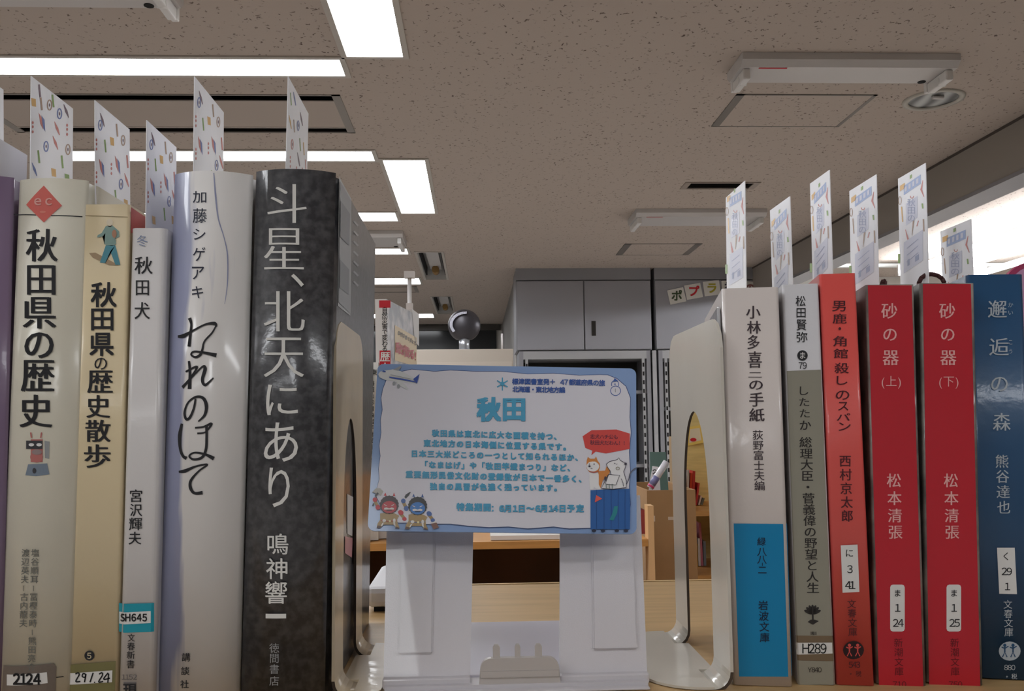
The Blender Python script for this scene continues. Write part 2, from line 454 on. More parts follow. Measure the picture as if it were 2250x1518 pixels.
# ---- slotted air diffusers
def air_panel(x0, x1, y0, y1, label, fw=.03, slot=.058):
    t = thing('air_diffuser', label, 'air vent', ((x0 + x1) / 2, (y0 + y1) / 2, CZ), 'slotted air diffusers')
    a, c = (x1 - x0) / 2, (y1 - y0) / 2
    bm = NB()
    for q in ((-a, a, -c, -c + .008), (-a, a, c - .008, c), (-a, -a + fw, -c, c), (a - fw, a, -c, c)):
        add_box(bm, *q, -.003, .001)
    obj('frame', bm, mat('diffuser_frame', (140, 134, 128), .5), t)
    bm = NB(); add_box(bm, -a + fw, a - fw, -c + slot + .008, c - slot - .010, -.001, .0005)
    obj('centre_panel', bm, mat('diffuser_panel', (176, 164, 154), .7), t)
    bm = NB()
    add_box(bm, -a + fw, a - fw, -c + slot - .000, -c + slot + .008, -.003, .0005)
    add_box(bm, -a + fw, a - fw, c - slot - .010, c - slot, -.003, .0005)
    obj('slot_blade', bm, mat('diffuser_blade', (170, 160, 152), .5), t)
    bm = NB(); add_box(bm, -a, a, -c, c, .05, .055)
    for q in ((-a, a, -c - .003, -c), (-a, a, c, c + .003), (-a - .003, -a, -c, c), (a, a + .003, -c, c)): add_box(bm, *q, .001, .055)
    obj('plenum', bm, DARK, t)
air_panel(*SLOT, 'long slotted air diffuser with black gaps behind the first five bookmarks')
air_panel(*SLOT3, 'small far slotted air diffuser left of the white pole', .03, .03)
t = thing('slot_vent', 'short black slot vent above the first bookmark of the right row', 'air vent', ((SLOT2[0] + SLOT2[1]) / 2, 4.23, CZ))
bm = NB(); add_box(bm, -.155, .155, -.05, .05, .04, .045)
for q in ((-.155, .155, -.053, -.05), (-.155, .155, .05, .053), (-.158, -.155, -.05, .05), (.155, .158, -.05, .05)): add_box(bm, *q, .001, .045)
obj('plenum', bm, DARK, t)
bm = NB()
for q in ((-.185, .185, -.065, -.05), (-.185, .185, .05, .06), (-.185, -.155, -.05, .05), (.155, .185, -.05, .05)): add_box(bm, *q, -.004, -.0004)
obj('frame', bm, mat('vent_frame', (152, 140, 130), .6), t)

# ---- access hatches
def hatch(x0, x1, y0, y1, label, lw, rw):
    t = thing('ceiling_hatch', label, 'ceiling hatch', ((x0 + x1) / 2, (y0 + y1) / 2, CZ), 'ceiling access hatches')
    a, c = (x1 - x0) / 2, (y1 - y0) / 2
    bm = NB()
    add_box(bm, -a, -a + lw, -c, c, -.003, -.0004); add_box(bm, a - rw, a, -c, c, -.003, -.0004)
    add_box(bm, -a, a, -c, -c + .008, -.003, -.0004); add_box(bm, -a, a, c - .006, c, -.003, -.0004)
    obj('frame', bm, mat('hatch_frame', (122, 116, 110), .5, metal=.2), t)
    bm = NB(); add_box(bm, -a + lw, a - rw, -c + .008, c - .006, -.0022, -.0003)
    obj('hatch_panel', bm, CEIL, t)
hatch(.932, 1.44, 3.015, 3.355, 'square ceiling hatch just behind the nearer bare fixture on the right', .03, .014)
hatch(.978, 1.486, 5.645, 6.035, 'far ceiling hatch with dark side strips above the cabinets', .045, .045)

# ---- downlight
p = atZ(2051, 218, CZ)
t = thing('downlight', 'round recessed downlight with chrome reflector on the right ceiling', 'ceiling light', (p.x, p.y, CZ))
bm = NB(); add_lathe(bm, [(.105, -.0004), (.104, -.006), (.085, -.006), (.084, -.0004)], 36); obj('rim', bm, mat('downlight_rim', (176, 172, 162), .4), t)
bm = NB(); add_lathe(bm, [(.084, -.0012), (.0, -.0012)], 36)
m_ = bpy.data.materials.new('chrome_reflector'); m_.use_nodes = True
nt = m_.node_tree; bs = nt.nodes['Principled BSDF']; bs.inputs['Metallic'].default_value = .8; bs.inputs['Roughness'].default_value = .3
tc = nt.nodes.new('ShaderNodeTexCoord'); gr = nt.nodes.new('ShaderNodeTexWave'); gr.inputs['Scale'].default_value = 5; gr.inputs['Distortion'].default_value = 3
cr = nt.nodes.new('ShaderNodeValToRGB'); cr.color_ramp.elements[0].color = (.04, .04, .04, 1); cr.color_ramp.elements[1].color = (.35, .36, .36, 1)
nt.links.new(tc.outputs['Object'], gr.inputs[0]); nt.links.new(gr.outputs['Fac'], cr.inputs[0]); nt.links.new(cr.outputs[0], bs.inputs['Base Color'])
obj('reflector', bm, m_, t)
bm = NB(); add_tube(bm, (-.02, -.03, -.004), (.02, -.03, -.004), .008, 8); obj('lamp_tip', bm, WHITE_STEEL, t)

# ---- bare batten fixtures (tubes removed)
def batten(xl, xr, y0, y1, label, red=True, cut=False):
    cx, cy = (xl + xr) / 2, (y0 + y1) / 2
    t = thing('batten_fixture', label, 'light fixture', (cx, cy, CZ), 'bare batten fixtures on the ceiling')
    a, c = (xr - xl) / 2, (y1 - y0) / 2
    bm = NB()
    add_prism(bm, [(-c, -.0005), (-c, -.022), (-c + .02, -.040), (c - .02, -.040), (c, -.022), (c, -.0005)], -a, a, axis='x')
    obj('casing', bm, mat('batten_casing', (196, 192, 190), .4), t)
    if red:
        bm = NB(); add_box(bm, -a + .06, -a + .15, -c + .024, -c + .032, -.0412, -.0402)
        obj('warning_sticker', bm, mat('red_sticker', (190, 30, 45), .5), t)
    bm = NB(); add_tube(bm, (a * .83, c - .035, -.0395), (a * .83, c - .035, -.042), .013, 14); obj('knockout', bm, DARK, t)
    for sx in (-1, 1):
        bm = NB(); x = sx * (a - .022)
        add_box(bm, x - .012, x + .012, -c + .03, c - .02, -.075, -.0405, bev=.004)
        add_tube(bm, (x - .014, 0, -.062), (x + .014, 0, -.062), .014, 12)
        obj('lamp_socket', bm, mat('socket_white', (222, 220, 218), .35), t)
        bm = NB(); add_box(bm, x - .01, x + .01, c - .012, c + .008, -.066, -.02, bev=.003)
        obj('end_clip', bm, mat('socket_white', (222, 220, 218), .35), t)
batten(.845, 1.545, 2.66, 2.83, 'nearest bare white batten fixture at upper right')
batten(.88, 1.60, 4.70, 4.97, 'second bare batten fixture over the right bookmarks')
batten(-1.7, -.775, 2.14, 2.33, 'bare batten fixture cut off at the upper left corner', red=False)
batten(-1.2, -.425, 5.22, 5.55, 'far bare tan batten fixture right of the charcoal book')

# ---- bright room beyond the beam: pendant tubes
t = thing('pendant_light', 'brightly lit tube light on the ceiling beyond the beam, far right', 'ceiling light', (3.4, 4.95, CZ))
bm = NB(); add_box(bm, -.06, .06, -1.35, 1.35, -.05, -.0005); obj('casing', bm, WHITE_STEEL, t)
for x in (-.30, .0, .30):
    bm = NB(); add_tube(bm, (x, -1.3, -.10), (x, 1.3, -.10), .022, 12); obj('fluorescent_tube', bm, GLOW2, t)
for y in (-1.31, 1.29): bm = NB(); add_box(bm, -.33, .33, y, y + .02, -.12, -.04); obj('lamp_holder', bm, WHITE_STEEL, t)

# ================================================================== far cabinets
CY0 = 6.55
def zpx(py, Y=CY0, px=1287): return atY(px, py, Y).z
def xpx(px, Y=CY0, py=700): return atY(px, py, Y).x
xa, xb, xc = xpx(1134), xpx(1286), xpx(1436)
ztop, zdt, zdb = zpx(590), zpx(617), zpx(770)
CAB = mat('grey_cabinet_steel', (140, 140, 145), .45, bump=.05)
CABD = mat('grey_cabinet_door', (150, 150, 156), .4, bump=.05)
def upper_cabinet(x0, x1, label, hd=True):
    t = thing('wall_cabinet', label, 'cabinet', ((x0 + x1) / 2, CY0, zdb), 'grey upper cabinets')
    a = (x1 - x0) / 2; h = zdt - zdb
    bm = NB(); add_box(bm, -a + .002, a - .002, .02, .44, .003, h + .12); obj('carcass', bm, CAB, t)
    bm = NB(); add_box(bm, -a + .002, a - .002, .0, .02, h + .008, h + .12); obj('filler_panel', bm, CAB, t)
    for s_ in (-1, 1):
        x_0, x_1 = (-a + .006, -.005) if s_ < 0 else (.005, a - .006)
        bm = NB(); add_box(bm, x_0, x_1, 0, .019, .008, h, bev=.002)
        d = obj('door', bm, CABD, t)
        if s_ > 0 and hd:
            bm = NB(); add_box(bm, .055, .085, -.004, .001, .11, .22)
            hh = obj('handle', bm, mat('handle_recess', (60, 58, 56), .3, metal=.5), d)
upper_cabinet(xa, xc - .012, 'grey steel wall cabinet with a recessed handle, left of the letter cards')
upper_cabinet(xc + .012, xc + .012 + (xc - xa), 'grey steel wall cabinet carrying the coloured letter cards')
def open_case(x0, x1, label, ys_):
    t = thing('storage_case', label, 'cabinet', ((x0 + x1) / 2, CY0, 0), 'open steel storage below the wall cabinets')
    a = (x1 - x0) / 2; h = zdb - .003
    bm = NB(); add_box(bm, -a, -a + .03, 0, .42, 0, h); obj('side_panel', bm, CAB, t)
    bm = NB(); add_box(bm, a - .03, a, 0, .42, 0, h); obj('side_panel', bm, CAB, t)
    bm = NB(); add_box(bm, -a + .03, a - .03, .0, .42, h - .06, h); obj('top_rail', bm, mat('rail_grey', (166, 166, 168), .4), t)
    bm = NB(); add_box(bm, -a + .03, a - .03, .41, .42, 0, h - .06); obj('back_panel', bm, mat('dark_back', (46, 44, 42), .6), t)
    for y in ys_:
        z = zpx(y); bm = NB(); add_box(bm, -a + .03, a - .03, .02, .41, z - .012, z + .012); obj('shelf', bm, CAB, t)
    for s_ in (-1, 1):
        bm = NB(); add_box(bm, s_ * (a - .055) - .01, s_ * (a - .055) + .01, .0, .02, .2, h - .06)
        k = obj('upright', bm, mat('rail_grey', (166, 166, 168)), t)
        bm = NB()
        for q in range(18): add_box(bm, s_ * (a - .055) - .006, s_ * (a - .055) + .006, -.001, .0, .7 + q * .065, .73 + q * .065)
        ho = obj('slot_hole', bm, DARK, k); ho['kind'] = 'stuff'
open_case(xa + .02, xc - .03, 'open dark steel shelving behind the blue-edged sign', (862, 1025, 1180))
open_case(xc + .03, xc + .95, 'open steel shelving behind the right bookend', (900, 1060))
bm = NB(); add_box(bm, 0, .03, 0, .03, 0, zdb - .004)
tag(obj('steel_post', bm, mat('rail_grey', (166, 166, 168)), loc=(xc - .018, CY0 - .01, 0)), 'pale vertical steel post between the two storage cases', 'post')
# letter cards on the right wall cabinet door
def card(cx, cy, ang, ch, rgb, label):
    p = atY(cx, cy, CY0 - .003)
    M = Matrix.Translation(p) @ Matrix.Rotation(ang, 4, 'Y')
    r = NB(); add_box(r, -.062, .062, -.0008, .0008, -.055, .055)
    o = obj('letter_card', r, mat('card_paper', (214, 212, 206), .6)); o.matrix_world = M
    tag(o, label, 'card', 'hand-lettered cards on the cabinet')
    sf = Surf(Matrix.Translation(p + Vector((0, -.001, 0))) @ Matrix.Rotation(ang, 4, 'Y'))
    d = Deco(sf); d.EPS = .0008
    d.gem(ch, cx, cy, 24, ink(ch, rgb), .03, rot=-ang * 0)
    k = d.build('lettering', o); k.location = (0, -.001, 0)
card(1487, 650, -.20, 'ポ', (70, 84, 60), 'white card with dark green letter, leftmost on the grey cabinet')
card(1524, 640, -.17, 'プ', (190, 40, 50), 'white card with red letter on the grey cabinet')
card(1564, 633, -.12, 'ラ', (170, 160, 50), 'white card with yellow-green letter on the grey cabinet')
card(1604, 632, -.05, '社', (70, 70, 80), 'white card with grey letter half behind the first right bookmark')
card(1648, 634, .12, 'の', (150, 100, 100), 'pale card tilted right, between the first two right bookmarks')
card(1682, 640, .22, '本', (150, 120, 100), 'pale card tilted right, left of the second right bookmark')

# beige case with the round grey device
zb = atY(1020, 767, 5.2).z; x0, x1 = atY(905, 780, 5.2).x, atY(1128, 780, 5.2).x
t = thing('beige_locker', 'beige low locker under the round grey device', 'cabinet', ((x0 + x1) / 2, 5.2, 0))
a = (x1 - x0) / 2
bm = NB(); add_box(bm, -a, a, 0, .4, 0, zb, bev=.004); obj('body', bm, mat('beige_steel', (176, 166, 154), .5), t)
bm = NB(); add_box(bm, -a + .01, a - .01, -.006, -.0005, zb - .6, zb - .075); obj('door', bm, mat('beige_steel_door', (182, 172, 160), .5), t)
c0 = atY(1020, 715, 5.35); r_ = 36 / F * 5.35
t = thing('round_heater', 'round grey metal heater head on a short neck, standing on the beige locker', 'heater', (c0.x, 5.35, zb))
hz = c0.z - zb
bm = NB(); bmesh.ops.create_icosphere(bm, subdivisions=4, radius=r_)
for v in bm.verts:
    v.co.y *= .6; v.co.z = max(v.co.z, -r_ * .88) + hz
for f in bm.faces: f.smooth = True
obj('head', bm, mat('grey_dome', (70, 68, 72), .35, metal=.5), t)
bm = NB()
for i in range(10):
    t0, t1 = [-.7 + 2.3 * k / 10 for k in (i, i + 1)]
    def q(tt, rr): return (rr * math.cos(tt + 2.2) + .01, rr * math.sin(tt + 2.2) * .8 + hz)
    pts = [q(t0, r_ * .98), q(t1, r_ * .98), q(t1, r_ * .80), q(t0, r_ * .80)]
    add_prism(bm, pts, -r_ * .62, -r_ * .35, axis='y')
obj('chrome_band', bm, mat('bright_band', (170, 170, 180), .25, metal=.8), t)
bm = NB(); add_tube(bm, (0, 0, 0), (0, 0, hz - r_ * .8), .032, 18); add_lathe(bm, [(.001, .0), (.06, .0), (.06, .008), (.03, .012)], 20)
obj('neck', bm, mat('silver', (170, 172, 176), .3, metal=.7), t)
bm = NB(); add_tube(bm, (0, 0, 0), (0, 0, .1), .006, 8)
p = atY(1103, 745, 5.3); tag(obj('small_post', bm, WHITE_STEEL, loc=(p.x, 5.3, zb)), 'thin white post at the right end of the beige locker', 'post')

# ================================================================== background bookcase, box and their books
WOOD = mat('light_oak', (206, 168, 112), .5, var=.18, vscale=40, stretch=(1, 1, 12), bump=.08)
def wood_h(name, rgb, v=.16): return mat(name, rgb, .5, var=v, vscale=18, stretch=(1, 14, 14), bump=.06)
WOODH = wood_h('oak_board', (206, 150, 84))
YB = 1.05
zt_ = atY(1100, 1190, YB).z; zb_ = atY(1100, 1206, YB).z
xl, xr = atY(640, 1190, YB).x, atY(1424, 1190, YB).x
t = thing('wooden_bookcase', 'wooden bookcase with an orange-brown board seen under the sign', 'bookcase', ((xl + xr) / 2, YB, 0))
a = (xr - xl) / 2
bm = NB(); add_box(bm, -a, a, 0, .32, zb_, zt_); obj('shelf', bm, WOODH, t)
bm = NB(); add_box(bm, -a, a, .315, .33, 0, zb_ - .0005); obj('back_panel', bm, mat('shadow_brown', (66, 40, 24), .6, var=.2, vscale=20), t)  # shade of the cavity put into the panel's dark brown
bm = NB(); add_box(bm, -a, a, .30, .32, zt_ + .0005, zt_ + .06); obj('back_ledge', bm, wood_h('oak_ledge', (214, 150, 72)), t)
bm = NB(); add_box(bm, a + .0005, a + .0075, 0, .02, 0, atY(1424, 1111, YB).z); obj('side_panel', bm, mat('pale_side', (232, 190, 140), .5), t)
bm = NB(); add_box(bm, -a - .012, -a - .0005, 0, .31, 0, zb_); obj('side_panel', bm, WOOD, t)
bm = NB(); add_box(bm, -a, a, .0, .315, .6, .612); obj('lower_shelf', bm, WOODH, t)
XA = xr

def plain_book(name, label, cat_group, M, w_, h_, dep, cover, spine=None, spine_mats=None, mb=None):
    t = thing(name, label, 'book', group=cat_group, M=M)
    bm = NB(); cvt = .0015
    add_box(bm, -w_ / 2, w_ / 2, 0, .0015, 0, h_)
    add_box(bm, -w_ / 2, -w_ / 2 + cvt, .0015, dep, 0, h_); add_box(bm, w_ / 2 - cvt, w_ / 2, .0015, dep, 0, h_)
    obj('cover', bm, cover, t)
    bm = NB(); add_box(bm, -w_ / 2 + cvt, w_ / 2 - cvt, .002, dep - .003, .002, h_ - .002); obj('page_block', bm, PAGES, t)
    return t
def at_board(px, py, Y, z):    # base point for a book spine whose centre is at pixel px
    q = atY(px, py, Y); return Vector((q.x, Y, z))

# tall book with the red band and jacket, turned towards the camera
b0 = at_board(845, 900, 1.09, zt_ + .001)
hgt = atY(845, 657, 1.09).z - b0.z
yawB = math.radians(-56)
wb = .0138
M = Matrix.Translation(b0) @ Matrix.Rotation(math.radians(-1.0), 4, 'Y')
t = thing('picture_book', 'tall white-spined book with a red top and lettered beige plate on its jacket', 'book', M=M)
cov = mat('blue_grey_jacket', (120, 126, 140), .35, var=.9, vscale=38, var_rgb=(216, 216, 220), coat=.4)
bm = NB(); add_box(bm, -wb / 2, wb / 2, 0, .0015, 0, hgt); obj('spine', bm, mat('white_jacket', (226, 224, 222), .4, coat=.3), t)
far = atY(918, 705, 1.24); near = atY(860, 664, 1.093)
Ml = M.inverted()
f_ = Ml @ Vector((far.x, 1.24, b0.z)); n_ = Vector((wb / 2, 0, 0))
bm = NB(); add_prism(bm, [(wb / 2, 0), (f_.x, f_.y), (f_.x - .0015, f_.y + .001), (wb / 2 - .0015, .002)], 0, hgt)
cv_ = obj('front_cover', bm, cov, t)
bm = NB(); add_prism(bm, [(-wb / 2, 0.002), (-wb / 2 + .0015, .002), (f_.x - wb, f_.y + .002), (f_.x - wb - .0015, f_.y)], 0, hgt)
obj('back_cover', bm, cov, t)
bm = NB(); add_prism(bm, [(-wb / 2 + .0016, .003), (wb / 2 - .0018, .003), (f_.x - .004, f_.y - .004), (f_.x - wb + .002, f_.y - .004)], .002, hgt - .003)
obj('page_block', bm, PAGES, t)
d = Deco(Surf(M)); K = ink('black', (34, 34, 38)); RED = ink('red', (196, 30, 46)); WI = ink('white', (228, 226, 224))
d.rect(833, 660, 858, 676, RED)
d.rect(834, 770, 858, 830, RED)
for i, ch in enumerate('自然災害で変わる'):
    d.gem(ch, 845.5, 681 + i * 12.2, 13.5, K, .012)
d.gem('歴', 846, 784, 22, WI, .02, layer=3); d.gem('史', 846, 808, 22, WI, .02, layer=3)
d.build('spine_lettering', t)
# front cover print: local frame aligned to the cover plane
ang = math.atan2(f_.y, f_.x - wb / 2)
Mc = M @ Matrix.Translation((wb / 2, 0, 0)) @ Matrix.Rotation(ang, 4, 'Z')
d = Deco(Surf(Mc)); d.EPS = .0004
d.poly([(867, 714), (915, 742), (915, 805), (867, 792)], ink('cream', (226, 206, 160)))
for i, ch in enumerate('自然災害で変わる'): d.gem(ch, 875.5 + i * 5.2, 732 + i * 3.2, 10, K, .01, wf=.6)
for i, ch in enumerate('歴史が変わる!'): d.gem(ch, 872 + i * 6.6, 764 + i * 3.0, 24, RED, .03, wf=.32)
d.poly([(904, 678), (920, 690), (920, 760), (911, 752)], ink('pale', (212, 214, 216)))
o = d.build('jacket_print', t); o.matrix_parent_inverse = Matrix(); o.matrix_local = M.inverted() @ Mc

# white books left of the sign on the board
for (px0, px1, ytop, Y, lab, rgb, ex) in ((795, 807, 812, 1.06, 'white book with a green top band behind the left bookend', (226, 226, 222), 'green'),
                                     (812, 831, 796, 1.075, 'white book with dark lettering just left of the sign', (232, 232, 230), 'black')):
    bb = at_board((px0 + px1) / 2, 1000, Y, zt_ + .001); w_ = (px1 - px0) / F * Y
    h_ = atY(px0, ytop, Y).z - bb.z
    M = Matrix.Translation(bb)
    tt = plain_book('slim_book', lab, 'books on the bookcase behind', M, w_, h_, .06, mat('cover_' + ex, rgb, .4, coat=.3))
    d = Deco(Surf(M)); d.EPS = .0004
    if ex == 'green':
        d.rect(px0, 797 + 16, px1 + 8, 850, ink('green', (40, 140, 90))); d.ell(806, 862, 4, 5, RED)
        for i in range(20): d.gem('しぜんのくにたのまつりとうほくの'[i % 16], 806, 880 + i * 14, 12, K, .01)
    else:
        d.gem('東', 822, 818, 14, K, .01)
        for i in range(18): d.gem('海道山形青森岩手宮城福島秋田の祭りと暮'[i], 817, 842 + i * 14, 12, K, .01)
        d.rect(813, 1065, 830, 1078, ink('yellow', (214, 190, 70)))
    d.build('spine_lettering', tt)
# low white papers under the sign
pz = zt_ + .0005
bb = atY(1154, 1189, 1.06); 
tag(boxobj('paper_stack', atY(1078, 1180, 1.06).x, atY(1250, 1180, 1.06).x, 1.06, 1.2, pz, atY(1154, 1176, 1.06).z, mat('white_paper', (226, 222, 218), .6)),
    'low stack of white paper on the orange-brown board under the sign', 'paper')

# books left of the pale side panel
for (px, w_, ytop, rgb, lab) in ((1401, 12, 1091, (196, 200, 80), 'yellow-green book standing left of the pale bookcase side'),
                                 (1413, 9, 1120, (150, 60, 60), 'dark red book beside the pale bookcase side')):
    bb = at_board(px, 1150, 1.09, zt_ + .001)
    plain_book('thin_book', lab, 'books by the pale bookcase side', Matrix.Translation(bb), w_ / F * 1.09, atY(px, ytop, 1.09).z - bb.z, .16, mat('thin_%d' % px, rgb, .5))

# cardboard box behind, on a low wooden table
YX = 1.42
bx0, bx1 = atY(1423, 1150, YX).x, atY(1530, 1150, YX).x
bzt, bzb = atY(1450, 1077, YX).z, .78
tb = thing('side_table', 'plain wooden side table holding the cardboard box', 'table', ((bx0 + bx1) / 2, YX + .15, 0))
bm = NB(); add_box(bm, -.13, .13, -.145, .12, bzb - .03, bzb - .001); obj('table_top', bm, WOOD, tb)
for sx in (-1, 1):
    for sy in (-1, 1):
        bm = NB(); add_box(bm, sx * .1 - .02, sx * .1 + .02, sy * .09 - .02, sy * .09 + .02, 0, bzb - .03); obj('leg', bm, WOOD, tb)
t = thing('cardboard_box', 'brown cardboard box right of the sign, holding a pen packet and green folder', 'box', ((bx0 + bx1) / 2, YX, bzb))
a = (bx1 - bx0) / 2; hh = bzt - bzb
CARD = mat('kraft_cardboard', (176, 138, 96), .8, var=.12, vscale=12, bump=.15, bscale=200)
bm = NB()
for q in ((-a, a, 0, .004), (-a, a, .196, .2)): add_box(bm, q[0], q[1], q[2], q[3], 0, hh)
add_box(bm, -a, -a + .004, .004, .196, 0, hh); add_box(bm, a - .004, a, .004, .196, 0, hh); add_box(bm, -a, a, .004, .196, 0, .004)
obj('body', bm, CARD, t)
bm = NB(); add_box(bm, -a + .005, a - .005, .005, .195, hh - .06, hh - .056); obj('inner_flap', bm, CARD, t)
zt2 = atY(1450, 1137, YX).z - bzb
bm = NB(); add_box(bm, -a + .002, -a + .012, -.0006, -.0001, zt2 - .006, zt2 + .003); add_box(bm, -.006, .008, -.0006, -.0001, zt2 - .004, zt2 + .001)
obj('tape_tab', bm, mat('pale_tape', (214, 196, 176), .4), t)
# green folder leaning in the box and the pen packet
zin = bzt - .055
def lean_plate(name, quad, Y, m, label, cat, th=.002):
    pts = [atY(x, y, Y) for x, y in quad]; c = Vector((sum(p.x for p in pts) / 4, Y, min(p.z for p in pts)))
    bm = NB(); add_prism(bm, [(p.x - c.x, p.z - c.z) for p in pts], 0, th, axis='y')
    return tag(obj(name, bm, m, loc=c), label, cat), c
lean_plate('green_folder', [(1428, 993), (1463, 993), (1470, 1093), (1430, 1093)], YX + .08, mat('sage_folder', (104, 134, 128), .5), 'grey-green folder standing in the cardboard box', 'folder')
o, c = lean_plate('memo_card', [(1434, 1024), (1448, 1026), (1452, 1088), (1425, 1083)], YX + .04, PAPER, 'white memo card with dark scribble in the cardboard box', 'card')
d = Deco(Surf(Matrix.Translation(c))); d.EPS = .0006
for i, y in enumerate((1034, 1041, 1048)): d.line([(1434, y), (1439, y - 3), (1443, y + 2), (1447, y - 1)], 2, K)
d.build('scribble', o)
pa, pb = atY(1428, 1072, YX + .015), atY(1465, 1014, YX + .015)
t = thing('pen_packet', 'white and violet stick packet leaning out of the cardboard box', 'packet', pa)
bm = NB(); dv = pb - pa; add_tube(bm, Vector((0, 0, 0)), dv, .0055, 8); obj('sleeve', bm, mat('white_gloss', (226, 226, 234), .3, coat=.5), t)
bm = NB(); add_tube(bm, dv * .12, dv * .42, .0058, 8); obj('violet_band', bm, mat('violet_band', (130, 130, 176), .3), t)
bm = NB(); add_tube(bm, dv * .03, dv * .1, .0059, 8); obj('pink_tip', bm, mat('pink_dot', (206, 70, 120), .4), t)

# wooden bookcase with red books seen through the right bookend's slot
YR = 1.75
t = thing('tall_bookcase', 'pale wooden bookcase with red books seen through the right bookend slot', 'bookcase', (atY(1560, 1000, YR).x, YR, 0))
ox = t.location.x
def lx(px): return atY(px, 1000, YR).x - ox
def lz(py, px=1530, Y=YR): return atY(px, py, Y).z
L0, L1 = lx(1508), lx(1700)
OAK = mat('yellow_oak', (222, 200, 136), .5, var=.14, vscale=14, stretch=(1, 1, 10), bump=.05)
bm = NB(); add_box(bm, (1483 - 1045) / F * 1.97 - ox, L1, .22, .23, .0, lz(890)); obj('back_panel', bm, OAK, t)
bm = NB(); add_box(bm, L0 - .01, L0 - .0005, 0, .11, 0, lz(960)); obj('side_panel', bm, mat('grey_oak', (160, 134, 100), .6), t)
bm = NB(); add_box(bm, L1, L1 + .015, 0, .23, 0, lz(890)); obj('side_panel', bm, OAK, t)
bm = NB(); add_box(bm, L0, L1, 0, .2195, lz(1134), lz(1123)); obj('shelf', bm, WOODH, t)
bm = NB(); add_box(bm, L0, L1, 0, .2195, lz(1276), lz(1265)); obj('shelf', bm, WOODH, t)
def row(spec, zb, ylab, Y, grp):
    for (px, wpx, ytop, leanpx, rgb, lab) in spec:
        q = atY(px, ylab, Y + .11); w_ = wpx / F * Y; h_ = atY(px, ytop, Y + .11).z - zb
        ln = math.atan2(leanpx / F * Y, h_)
        M = Matrix.Translation((q.x, Y + .11, zb + .001 + w_ / 2 * abs(math.sin(ln)))) @ Matrix.Rotation(ln, 4, 'Y')
        plain_book('shelf_book', lab, grp, M, w_, h_, .10, mat('bk_%d_%d_%d' % rgb, rgb, .45, coat=.3))
row([(1511, 5, 1034, 4, (214, 206, 200), 'white slim book at the left of the red books in the slot'),
     (1516.5, 5, 1040, 6, (220, 70, 30), 'orange-red leaning book in the bookend slot'),
     (1523, 6, 1036, 5, (200, 50, 40), 'tall red leaning book in the bookend slot'),
     (1530, 4.5, 1062, 8, (206, 60, 60), 'shorter red book leaning right in the bookend slot'),
     (1536, 4, 1090, 7, (220, 200, 190), 'small pale book at the right of the red books'),
     (1542, 5, 1095, 6, (110, 110, 100), 'small grey book at the right end of the red books')], lz(1123), 1122, YR, 'books on the red shelf')
row([(1515.5, 5, 1158, 0, (230, 230, 236), 'white book on the lower shelf in the bookend slot'),
     (1521.5, 5, 1162, 0, (44, 50, 100), 'navy book on the lower shelf in the bookend slot'),
     (1528, 4, 1192, 0, (226, 226, 220), 'short white book on the lower shelf in the slot'),
     (1532.5, 4, 1196, 0, (196, 150, 40), 'ochre book on the lower shelf in the slot'),
     (1538, 5.5, 1184, 0, (232, 226, 226), 'white spotted book right of the ochre one'),
     (1544, 5, 1150, -3, (206, 120, 140), 'pink book on the lower shelf in the slot'),
     (1550, 6, 1190, 0, (130, 140, 150), 'grey-blue book at the right of the lower shelf')], lz(1265), 1264, YR, 'books on the lower shelf')
o, c = lean_plate('notice_sheet', [(1512, 938), (1540, 934), (1547, 972), (1508, 980)], YR + .21, mat('yellow_notice', (236, 206, 110), .6), 'yellow-edged notice on the pale bookcase in the slot', 'notice', .001)
d = Deco(Surf(Matrix.Translation(c))); d.EPS = .0008
d.poly([(1516, 943), (1537, 940), (1541, 967), (1514, 973)], ink('offwhite', (226, 214, 190))); d.ell(1523, 966, 7, 4, RED, 2)
d.build('notice_print', o)

# pole with a T top behind the tall book
p = atY(900, 700, 1.6)
t = thing('display_pole', 'white upright pole with a flat T cap behind the red-topped book', 'pole', (p.x, 1.6, 0))
zc_ = atY(900, 597, 1.6).z
bm = NB(); add_tube(bm, (0, 0, .01), (0, 0, zc_ - .012), .0038, 10); obj('shaft', bm, WHITE_STEEL, t)
bm = NB(); add_box(bm, -.0095, .0095, -.008, .008, zc_ - .012, zc_); obj('cap', bm, WHITE_STEEL, t)
bm = NB(); add_lathe(bm, [(.0, .012), (.12, .01), (.13, 0)], 24); obj('foot', bm, WHITE_STEEL, t)
bm = NB(); add_box(bm, -.006, .006, -.006, .006, zc_ - .07, zc_ - .058); obj('clip', bm, WHITE_STEEL, t)

# ================================================================== the book shelf in front
t = thing('book_shelf', 'light wooden shelf board carrying both rows of books', 'shelf', (0, 0, 0))
SHELFM = mat('shelf_maple', (200, 166, 116), .45, var=.14, vscale=14, stretch=(1, 12, 12), bump=.06, coat=.15)
bm = NB(); add_box(bm, -.9, .9, .298, .545, S - .022, S); obj('board', bm, SHELFM, t)
bm = NB(); add_box(bm, -.9, .9, .5455, .548, S - .022, S + .0004); obj('back_highlight', bm, mat('edge_highlight', (226, 196, 146), .4), t)  # bright line along the back edge: a highlight put in as pale colour
bm = NB(); add_box(bm, -.9, .9, .31, .54, .06, S - .0225)
obj('carcass', bm, mat('shelf_side_wood', (180, 140, 92), .6), t)
bm = NB(); add_box(bm, -.86, .86, .33, .5, 0, .06); obj('plinth', bm, DARK, t)

